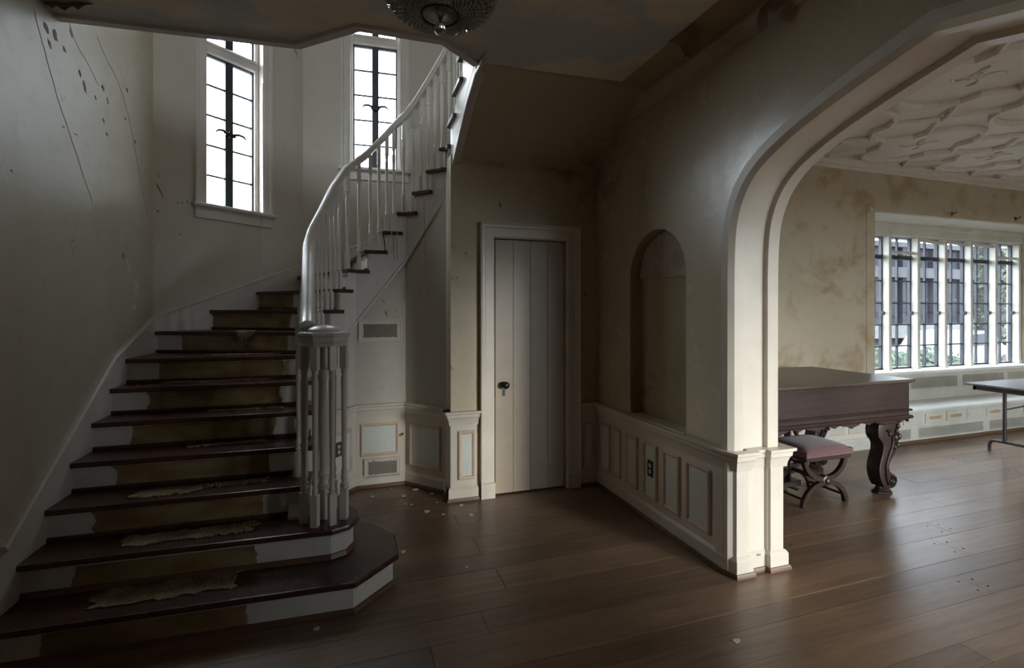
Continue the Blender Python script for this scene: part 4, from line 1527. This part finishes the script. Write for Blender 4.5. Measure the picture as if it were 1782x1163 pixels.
# ------------------------------------------------------------------ chandelier
CH = (.348, 1.99)
ch = thing('chandelier', (CH[0], CH[1], 2.68), 'crystal beaded basket chandelier hanging from the mural ceiling', 'chandelier')
BP = smooth_path([(.078, 2.712), (.115, 2.714), (.155, 2.728), (.190, 2.755), (.214, 2.79), (.228, 2.83), (.236, 2.88)], 5)
MB().lathe([(.006, 2.88), (.006, 3.02)], (CH[0], CH[1], 0), 8).lathe([(.01, 3.0), (.05, 3.02), (.06, 3.047)], (CH[0], CH[1], 0), 16).build('stem', 'silver', ch, smooth=40)
for r, z in ((.236, 2.882), (.212, 2.787), (.153, 2.727)):
    MB().tube([(CH[0] + r * cos(2 * pi * k / 36), CH[1] + r * sin(2 * pi * k / 36), z + .002) for k in range(37)], .004 if r < .23 else .007, 6, caps=False).build('hoop', 'silver', ch, smooth=60)
MB().tube([(CH[0] + .076 * cos(2 * pi * k / 30), CH[1] + .076 * sin(2 * pi * k / 30), 2.709) for k in range(31)], .006, 8, caps=False).build('dish_rim', 'darkrim', ch, smooth=60)
MB().lathe([(.006, 2.690), (.03, 2.694), (.055, 2.70), (.072, 2.708), (.072, 2.712)], (CH[0], CH[1], 0), 28).build('dish', 'silver', ch, smooth=60)
MB().lathe([(.006, 2.690), (.011, 2.684), (.009, 2.680), (.011, 2.676)], (CH[0], CH[1], 0), 12).build('finial_collar', 'silver', ch, smooth=50)
fb = MB()
prb = [(.024 * sin(pi * k / 14) + .0005, 2.653 - .024 * cos(pi * k / 14)) for k in range(15)]
fb.lathe(prb, (CH[0], CH[1], 0), 20)
fb.build('finial_ball', 'crystal', ch, smooth=80)
for k in range(6):
    a = 2 * pi * k / 6
    MB().tube([(CH[0] + r * cos(a), CH[1] + r * sin(a), z + .004) for r, z in BP], .004, 6).build('rib', 'silver', ch, smooth=60)


def bead(m, p, r, stretch, dv):
    d = Vector(dv).normalized()
    a = d.orthogonal().normalized()
    b = d.cross(a)
    c = Vector(p)
    vs = [c + d * r * stretch, c - d * r * stretch] + [c + (a * cos(t) + b * sin(t)) * r for t in (0, pi / 3, 2 * pi / 3, pi, 4 * pi / 3, 5 * pi / 3)]
    m.add([tuple(v) for v in vs], [(0, 2 + i, 2 + (i + 1) % 6) for i in range(6)] + [(1, 2 + (i + 1) % 6, 2 + i) for i in range(6)])


nst = 40
MB().lathe([(r * .93, z + .02) for r, z in BP], (CH[0], CH[1], 0), 36, caps=False).build('inner_blocker', 'silver', ch, smooth=60)  # added opaque liner, keeps light from showing through the beads
for k in range(nst):
    m = MB()
    r, z, q = BP[0][0], BP[0][1], 0.0
    j = 0
    i_ = 0
    while True:
        rb = pi * r / nst * .92
        a = 2 * pi * (k + .5 * (i_ % 2)) / nst
        # slope of the basket here
        while q > 0 and j < len(BP) - 2 and r > BP[j + 1][0]:
            j += 1
        (r0, z0), (r1, z1) = BP[j], BP[j + 1]
        L = hypot(r1 - r0, z1 - z0)
        bead(m, (CH[0] + r * cos(a), CH[1] + r * sin(a), z - .003), rb, 1.0, ((r1 - r0) * cos(a), (r1 - r0) * sin(a), z1 - z0))
        st_ = rb * 1.55
        r += (r1 - r0) / L * st_
        z += (z1 - z0) / L * st_
        q += st_
        i_ += 1
        if z > 2.885 or i_ > 40:
            break
    m.build('bead_strand', 'bead', ch, kind='stuff')

# ------------------------------------------------------------------ peeling paper on the ceiling
def paper_flap(p, along, out, L, Wd, curl, mat, name, label):
    m = MB()
    n = 8
    vs, fs = [], []
    th = .0015
    for i in range(n + 1):
        t = i / n
        ang = curl * t
        dx = sin(ang) / curl * Wd if curl else t * Wd
        dz = -(1 - cos(ang)) / curl * Wd
        for j in range(7):
            s = j / 6 - .5
            ww = L * (1 - .55 * t)
            x = p[0] + along[0] * s * ww + out[0] * dx
            y = p[1] + along[1] * s * ww + out[1] * dx
            vs.append((x, y, p[2] + dz + .012 * t * sin(j * 1.7)))
    for i in range(n):
        for j in range(6):
            fs.append((i * 7 + j, i * 7 + j + 1, (i + 1) * 7 + j + 1, (i + 1) * 7 + j))
    nv = len(vs)
    vs += [(x, y, z + th) for x, y, z in vs]
    fs += [tuple(q + nv for q in reversed(f)) for f in fs]
    m.add(vs, fs)
    return tag(m.build(name, mat, smooth=60), label, 'paper')


M['flap'] = simple('torn_paper_back', (.26, .15, .08), .7, var=.25, scale=9)
paper_flap((1.742, 1.98 + .30, ZC - .004), (.10, -.99), (.96, .1), .20, .16, 1.9, 'flap', 'peeling_paper', 'brown curl of peeling paper hanging from the edge of the ceiling mural')
paper_flap((1.985, 1.87, ZC - .012), (.1, .99), (-.5, .4), .12, .2, 2.2, 'flap', 'peeling_paper', 'brown strip of peeling paper hanging by the crown moulding above the arch')
paper_flap((XL + .1, 3.05, ZC - .004), (.9, -.3), (.3, -.9), .3, .08, 1.3, 'flap', 'peeling_paper', 'shallow curl of peeling paper where the stair wall meets the ceiling')

# ------------------------------------------------------------------ underlay remnants on the steps
def ragged(x0, x1, y0, y1, z, seed, name='carpet_remnant'):
    r = random.Random(seed)
    pts = []
    n = 22
    for k in range(n):
        x = lerp(x0, x1, k / (n - 1))
        pts.append((x, y0 + r.uniform(-.012, .02) + (.02 if k in (0, n - 1) else 0)))
    for k in range(5):
        pts.append((x1 + r.uniform(-.03, .015), lerp(y0, y1, (k + .5) / 5)))
    for k in range(n):
        x = lerp(x1, x0, k / (n - 1))
        pts.append((x, y1 + r.uniform(-.02, .012)))
    for k in range(5):
        pts.append((x0 + r.uniform(-.02, .05), lerp(y1, y0, (k + .5) / 5)))
    return MB().prism(pts, z + .0015, z + .007)


REM = [
    (-1.13, -.52, 2.635, 2.80, 1, 'wide ribbed tan underlay remnant covering the middle of the lowest stair tread'),
    (-1.10, -.48, 2.865, 2.99, 2, 'wide ribbed tan underlay remnant on the second stair tread'),
    (-1.12, -.80, 3.07, 3.19, 3, 'triangular tan underlay scrap on the third stair tread towards the wall'),
    (-.78, -.45, 3.13, 3.20, 3, 'long tan underlay scrap on the third stair tread towards the railing'),
    (-.95, -.50, 3.40, 3.455, 4, 'thin torn strip of underlay along the back of the fourth stair tread'),
    (-.90, -.42, 3.62, 3.69, 5, 'frayed strip of brown underlay on the fifth stair tread'),
    (-1.22, -.55, 3.85, 3.92, 6, 'long frayed underlay strip at the back of the sixth stair tread'),
    (-1.0, -.5, 4.02, 4.10, 7, 'thin crumbled underlay strip on the seventh stair tread'),
]
for i, (x0, x1, y0, y1, n, lab) in enumerate(REM):
    o = ragged(x0, x1, y0, y1, RISE * n, i + 11).build('carpet_remnant', 'matting')
    tag(o, lab, 'carpet scrap', 'underlay remnants on the stair')
# a scrap hanging over the eighth nosing
m = MB()
hx, hy, hzz = -.77, 4.225, RISE * 8
ss = [(hx - .06, .08, .004), (hx - .07, .0, .006), (hx - .06, -.018, -.005), (hx - .05, -.02, -.05), (hx - .055, .012, -.11)]
vs = []
for (x, dy, dz) in ss:
    for w_ in (0, .05, .10, .14):
        vs.append((x + w_ * (1.0 if dz > -.04 else .5), hy + dy - w_ * .35, hzz + dz + .004 * sin(w_ * 70)))
fs = [(i * 4 + j, i * 4 + j + 1, (i + 1) * 4 + j + 1, (i + 1) * 4 + j) for i in range(4) for j in range(3)]
nv = len(vs)
vs += [(x, y_ - .004, z + .003) for x, y_, z in vs]
fs += [tuple(q + nv for q in reversed(f)) for f in fs]
m.add(vs, fs)
tag(m.build('carpet_remnant', 'matting'), 'torn tan underlay scrap drooping over the eighth stair nosing', 'carpet scrap', 'underlay remnants on the stair')

# ------------------------------------------------------------------ fallen paint
CAMX = (sin(radians(18.3)), cos(radians(18.3)))


def floor_pt(u, v):
    a, b = (u - 891) / 848, (540 - v) / 848
    t = -1.5 / b
    return ((CAMX[0] + a * CAMX[1]) * t, (CAMX[1] - a * CAMX[0]) * t)


CHIPS = [
    (723, 853, .045, 'largest sliver of fallen paint beside the angled alcove wall'),
    (752, 860, .030, 'thin paint sliver close to the pedestal beside the door'),
    (702, 864, .035, 'paint flake in the middle of the alcove floor, with a folded tip'),
    (742, 891, .042, 'broad paint flake out in front of the alcove mouth'),
    (771, 896, .024, 'rounded paint flake in front of the pedestal beside the door'),
    (820, 897, .034, 'pointed paint flake in front of the closet door'),
    (803, 880, .030, 'flat paint flake between the pedestal and the closet door'),
    (648, 865, .024, 'paint flake on the floor close to the newel balusters'),
    (681, 851, .018, 'small paint flake right under the lower vent grille'),
    (706, 878, .016, 'tiny paint crumb in the alcove, one of a close pair'),
    (716, 879, .020, 'slightly larger paint crumb of a close pair in the alcove'),
    (760, 875, .016, 'paint crumb at the foot of the pedestal'),
    (702, 961, .030, 'pale paint flake beside the end of the lowest step'),
    (813, 988, .014, 'lone white speck on the open hall floor'),
    (552, 1095, .026, 'yellowish paint crumb on the floor before the lowest step'),
    (1282, 1116, .030, 'yellowed crumb of plaster on the floor towards the archway'),
]
for i, (u, v, sz, lab) in enumerate(CHIPS):
    x, y_ = floor_pt(u, v)
    r = random.Random(i)
    n = r.choice((5, 6, 7))
    a0 = r.uniform(0, 6)
    pts = [(x + sz * r.uniform(.45, 1.0) * cos(a0 + 2 * pi * k / n) * .8, y_ + sz * r.uniform(.45, 1.0) * sin(a0 + 2 * pi * k / n) * .8) for k in range(n)]
    tl = r.uniform(.02, .12)
    m = MB().prism(pts, .001, .003, lambda X, Y, Z: (X, Y, Z + tl * max(0, (X - x)) + .0005))
    tag(m.build('paint_flake', 'chip'), lab, 'paint flake', 'fallen paint flakes')

# ------------------------------------------------------------------ cords
c = MB().tube([(.575, 4.05, 2.42), (.578, 4.05, 2.10), (.576, 4.052, 1.72)], .0028, 6)
c.tube([(.576, 4.052, 1.72), (.566, 4.05, 1.66), (.572, 4.048, 1.61)], .006, 6).tube([(.576, 4.052, 1.72), (.59, 4.05, 1.69)], .004, 6)
tag(c.build('pull_cord', 'cord', smooth=50), 'frayed pull cord hanging below the winding stair in the alcove', 'cord')
for x, z1, lab in ((.325, 1.98, 'shorter brown cord dangling from a stair tread above the vent grille'), (.37, 1.93, 'longer brown cord dangling from a stair tread above the vent grille')):
    c = MB().tube([(x, 4.235, 2.175), (x + .004, 4.228, 2.14), (x + .002, 4.232, 2.05), (x + .006, 4.23, z1)], .004, 6)
    tag(c.build('dangling_cord', 'cord', smooth=50), lab, 'cord')
c = MB().tube([F1(.86, .05, 3.6), F1(.862, .055, 2.41), F1(.85, .04, 2.2), F1(.855, .03, 2.0), F1(.845, .03, 1.86)], .003, 6)
tag(c.build('blind_cord', 'stair_trim', smooth=50), 'thin white blind cord hanging below the sill of the tall stair window', 'cord')
c = MB().tube([F2(.43, -.04, 4.9), F2(.432, -.04, 4.0), F2(.43, -.04, 3.05)], .003, 6)
tag(c.build('blind_cord', 'stair_trim', smooth=50), 'thin white blind cord inside the stair window above the railing', 'cord')

# ------------------------------------------------------------------ outside
GZ = -.55
M['lawn'] = simple('grey_asphalt', (.04, .042, .045), .9, var=.25, scale=1.2, spec=.1)
M['brick'] = simple('grey_facade', (.026, .026, .034), .8, spec=.1, var=.15, scale=.8)
M['band'] = simple('pale_facade_band', (.05, .05, .056), .7, var=.1, spec=.1)
M['glassdark'] = simple('facade_glass', (.012, .012, .017), .5, var=.2, spec=.12)
M['palestone'] = simple('pale_stone_band', (.13, .13, .13), .8, var=.1, spec=.1)
M['carwhite'] = simple('white_car_paint', (.11, .11, .115), .35, var=.03, coat=.1)
M['leaf'] = simple('shrub_leaf', (.022, .04, .016), .7, var=.4, scale=4)
M['bark'] = simple('tree_bark', (.022, .02, .019), .9, var=.4, scale=8, bmp=.5)
M['rubber'] = simple('black_rubber', (.015, .015, .015), .6)
M['lampglass'] = simple('white_globe', (.75, .75, .75), .3, var=.03)
S(MB().box(-60, 90, 4.8, 90, GZ - .2, GZ), 'ground', 'lawn')
S(MB().box(-60, 90, -60, YF - .4, GZ - .2, GZ), 'ground_front', 'lawn')
bd = thing('office_building', (28, 17, GZ), 'grey two-storey office building across the drive behind the bay window', 'building')
MB().box(17, 44, 17, 24, GZ, 4.6).build('wall', 'brick', bd)
MB().box(16.8, 44.2, 16.6, 17, 3.1, 3.6).build('fascia_band', 'band', bd)
MB().box(16.8, 44.2, 16.5, 17, .15, .75).build('fascia_band', 'palestone', bd)
MB().box(16.7, 44.3, 16.7, 24.2, 4.6, 4.85).build('parapet', 'band', bd)
x = 17.6
while x < 43:
    wn = MB().box(x, x + 1.5, 16.93, 17.02, 1.2, 2.9).build('window', 'glassdark', bd)
    MB().box(x + .72, x + .78, 16.90, 16.95, 1.2, 2.9).box(x, x + 1.5, 16.90, 16.95, 2.0, 2.06).build('window_bars', 'band', wn)
    MB().box(x + 1.7, x + 1.95, 16.8, 17.0, GZ, 4.6).build('pier', 'brick', bd)
    x += 2.2
sl2 = thing('lamp_globe', (26.6, 14.0, GZ), 'white globe lamp on a post outside the bay window', 'lamp')
MB().tube([(26.6, 14.0, GZ), (26.6, 14.0, .86)], .04, 8).build('post', 'steel', sl2)
MB().lathe([(.30 * sin(pi * k / 12) + .002, 1.06 - .22 * cos(pi * k / 12)) for k in range(13)], (26.6, 14.0, 0), 18).build('globe', 'lampglass', sl2, smooth=80)


def car(x, y, rot, label):
    cr = thing('car', (x, y, GZ), label, 'car')
    c_, s_ = cos(rot), sin(rot)
    T = lambda a, n, z: (x + c_ * a - s_ * n, y + s_ * a + c_ * n, GZ + z)
    body = [(-2.1, .28), (-2.12, .62), (-1.95, .82), (-1.25, .92), (-.75, 1.35), (.55, 1.40), (1.25, .95), (2.0, .80), (2.15, .55), (2.1, .28)]
    MB().plate(body, [], -.82, .82, T).build('body', 'carwhite', cr, bev=.05, seg=2, smooth=40)
    wn = [(-1.1, .95), (-.68, 1.30), (.5, 1.34), (1.05, .96)]
    for sg in (-1, 1):
        MB().plate(wn, [], sg * .80, sg * .825, T).build('side_window', 'glassdark', cr)
    for a in (-1.3, 1.35):
        for sg in (-1, 1):
            MB().lathe([(.31, -.1), (.32, -.08), (.32, .08), (.31, .1)], (0, 0, 0), 18, T=lambda X, Y, Z: T(a + X, sg * .76 + Z, .32 + Y)).lathe([(.17, -.11), (.17, .11)], (0, 0, 0), 12, T=lambda X, Y, Z: T(a + X, sg * .76 + Z, .32 + Y)).build('wheel', 'rubber', cr, smooth=40)
    MB().box(2.05, 2.17, -.7, -.45, .56, .7, T).build('headlight', 'lampglass', cr)
    MB().box(-2.14, -2.05, -.7, -.45, .6, .74, T).build('tail_light', simple('red_lens', (.35, .02, .02), .3), cr)


car(18.6, 10.6, .1, 'white parked car seen low through the bay window panes')


def foliage(cx, cy, cz, rx, ry, rz, n, seed, size):
    r = random.Random(seed)
    m = MB()
    for _ in range(n):
        while True:
            p = Vector((r.uniform(-1, 1), r.uniform(-1, 1), r.uniform(-1, 1)))
            if .3 < p.length < 1:
                break
        c0 = Vector((cx + p.x * rx, cy + p.y * ry, cz + p.z * rz))
        a = Vector((r.uniform(-1, 1), r.uniform(-1, 1), r.uniform(-1, 1))).normalized() * size
        b = a.orthogonal().normalized() * size * .5
        m.add([tuple(c0 - a), tuple(c0 + b), tuple(c0 + a), tuple(c0 - b)], [(0, 1, 2, 3)])
    return m


for (x, y_, rx, rz, lab) in ((12.6, 8.7, 1.0, .55, 'low green shrub below the second column of bay window panes'), (15.6, 9.4, .9, .5, 'low green shrub in front of the parked white car')):
    t = thing('shrub', (x, y_, GZ), lab, 'shrub')
    foliage(x, y_, GZ + rz, rx, .8, rz, 700, int(x * 10), .10).build('foliage', 'leaf', t, kind='stuff')
    MB().tube([(x, y_, GZ), (x + .05, y_, GZ + rz)], [.05, .02], 6).build('stem', 'bark', t)
t = thing('tree', (24.0, 12.4, GZ), 'ivy-covered tree trunk behind the last bay window panes', 'tree')
MB().tube([(24.0, 12.4, GZ), (24.02, 12.4, 1.5), (23.9, 12.45, 4.5), (24.1, 12.5, 7)], [.42, .38, .34, .28], 12).build('trunk', 'bark', t, smooth=50)
foliage(24.0, 12.35, 2.2, .85, .7, 2.9, 900, 77, .11).build('ivy', 'leaf', t, kind='stuff')
foliage(24.0, 12.4, 7.5, 2.5, 2.2, 2.0, 1500, 78, .2).build('crown', 'leaf', t, kind='stuff')

# ------------------------------------------------------------------ scars in the old paint
M['scar'] = simple('bare_plaster_scar', (.20, .185, .155), .8, var=.4, scale=25)
M['scar_tan'] = simple('tan_plaster_scar', (.36, .27, .14), .8, var=.25, scale=25)
M['scar_white'] = simple('white_plaster_scar', (.66, .66, .66), .8, var=.15, scale=25)


def on_plane(u, v, o, d, nor):
    """where the sight line of a spot in the photograph meets a wall; returns (a, z) on it"""
    p, q = (u - 891) / 848, (540 - v) / 848
    rx, ry = CAMX[0] + p * CAMX[1], CAMX[1] - p * CAMX[0]
    t = (o[0] * nor[0] + o[1] * nor[1]) / (rx * nor[0] + ry * nor[1])
    x, y_ = rx * t, ry * t
    return ((x - o[0]) * d[0] + (y_ - o[1]) * d[1], 1.5 + q * t)


WLEFT = bpy.data.objects['wall_left']
FL = FR((XL, 0), (0, 1), (1, 0))


def scar(parent, F, u, v, w, h, mat, seed):
    a, z = on_plane(u, v, F.o, F.d, F.n)
    a2, _ = on_plane(u + w, v, F.o, F.d, F.n)
    _, z2 = on_plane(u, v + h, F.o, F.d, F.n)
    hw, hh = abs(a2 - a) / 2, abs(z2 - z) / 2
    r = random.Random(seed)
    n = 11
    pts = []
    for k in range(n):
        t = 2 * pi * k / n
        q = r.uniform(.5, 1.0)
        pts.append((a + hw * .75 * q * cos(t) - hh * .35 * sin(t), z + hh * q * sin(t)))
    MB().plate(pts, [], .0004, .0016, F).build('paint_scar', mat, parent)


def crack(parent, F, px, w, seed):
    r = random.Random(seed)
    pts = smooth_path([on_plane(u, v, F.o, F.d, F.n) for u, v in px], 6)
    pts = [(a + r.uniform(-.006, .006), z) for a, z in pts]
    mt = miters(pts, 1)
    MB().sweep([F(a, .0006, z) for a, z in pts], [(m[0] * F.d[0], m[0] * F.d[1], m[1]) for m in mt], [(F.n[0], F.n[1], 0)] * len(pts),
               [(-w, 0), (w, 0), (w * .5, .001), (-w * .5, .001)]).build('paint_crack', 'scar_tan', parent)


for i, (u, v, w, h, mt_) in enumerate(((80, 48, 12, 22, 'scar'), (96, 62, 12, 26, 'scar'), (86, 76, 8, 20, 'scar_tan'), (112, 86, 9, 12, 'scar'), (124, 55, 9, 20, 'scar'),
                                       (139, 128, 6, 12, 'scar'), (147, 150, 7, 26, 'scar'), (166, 170, 6, 10, 'scar'), (179, 153, 9, 13, 'scar'), (180, 210, 6, 10, 'scar'), (186, 234, 5, 9, 'scar'),
                                       (221, 157, 6, 9, 'scar'), (187, 175, 5, 14, 'scar_tan'), (110, 221, 12, 3, 'scar'), (132, 234, 12, 3, 'scar'), (20, 297, 7, 4, 'scar'), (218, 207, 5, 6, 'scar'),
                                       (237, 505, 14, 52, 'scar_white'), (222, 462, 8, 40, 'scar_white'), (232, 535, 12, 20, 'scar_white'), (215, 445, 7, 14, 'scar_tan'), (235, 247, 5, 8, 'scar'))):
    scar(WLEFT, FL, u, v, w, h, mt_, i)
for i, px in enumerate((((58, 15), (78, 90), (100, 170), (118, 225), (140, 290), (160, 352)), ((118, 30), (130, 70), (155, 115), (172, 150)), ((168, 62), (186, 105), (204, 140), (225, 210), (242, 300), (258, 382)))):
    crack(WLEFT, FL, px, .0022, i)
NW = bpy.data.objects['wall_northwest']
for i, (u, v, w, h, mt_) in enumerate(((277, 330, 6, 34, 'scar'), (276, 306, 6, 7, 'scar_tan'), (278, 432, 10, 14, 'scar_white'), (275, 368, 7, 7, 'scar'), (309, 353, 6, 4, 'scar'), (317, 353, 6, 5, 'scar'),
                                       (326, 352, 6, 6, 'scar_tan'), (313, 408, 5, 6, 'scar'), (515, 90, 5, 18, 'scar'))):
    scar(NW, F1, u, v, w, h, mt_, 40 + i)
for i, (u, v, w, h) in enumerate(((672, 545, 7, 13), (668, 525, 5, 9), (650, 505, 4, 7), (690, 540, 4, 6))):
    scar(us, Fb, u, v, w, h, 'scar_tan', 60 + i)
for i, (u, v, w, h, mt_) in enumerate(((870, 357, 7, 9, 'scar'), (811, 441, 4, 8, 'scar'), (870, 353, 4, 6, 'scar_tan'), (795, 484, 5, 5, 'scar'), (1010, 605, 10, 7, 'scar_tan'), (1018, 514, 8, 4, 'scar'),
                                       (1006, 430, 5, 22, 'scar_tan'), (788, 430, 3, 16, 'scar'), (787, 485, 3, 10, 'scar'), (786, 640, 3, 14, 'scar'))):
    scar(dw, FD, u, v, w, h, mt_, 80 + i)

# small pencilled scrawl on the plinth of the arch pier
sc = []
for k, (dx, dz) in enumerate(((0, .008), (.004, -.004), (.008, .006), (.012, -.004), (.016, .008), (.020, -.003), (.025, -.003), (.027, .008), (.028, -.004))):
    sc.append((2.205 + dx, 2.2085, .094 + dz))
MB().tube(sc, .0011, 5).build('pencil_scrawl', 'dark', bpy.data.objects['baseboard_arch'])
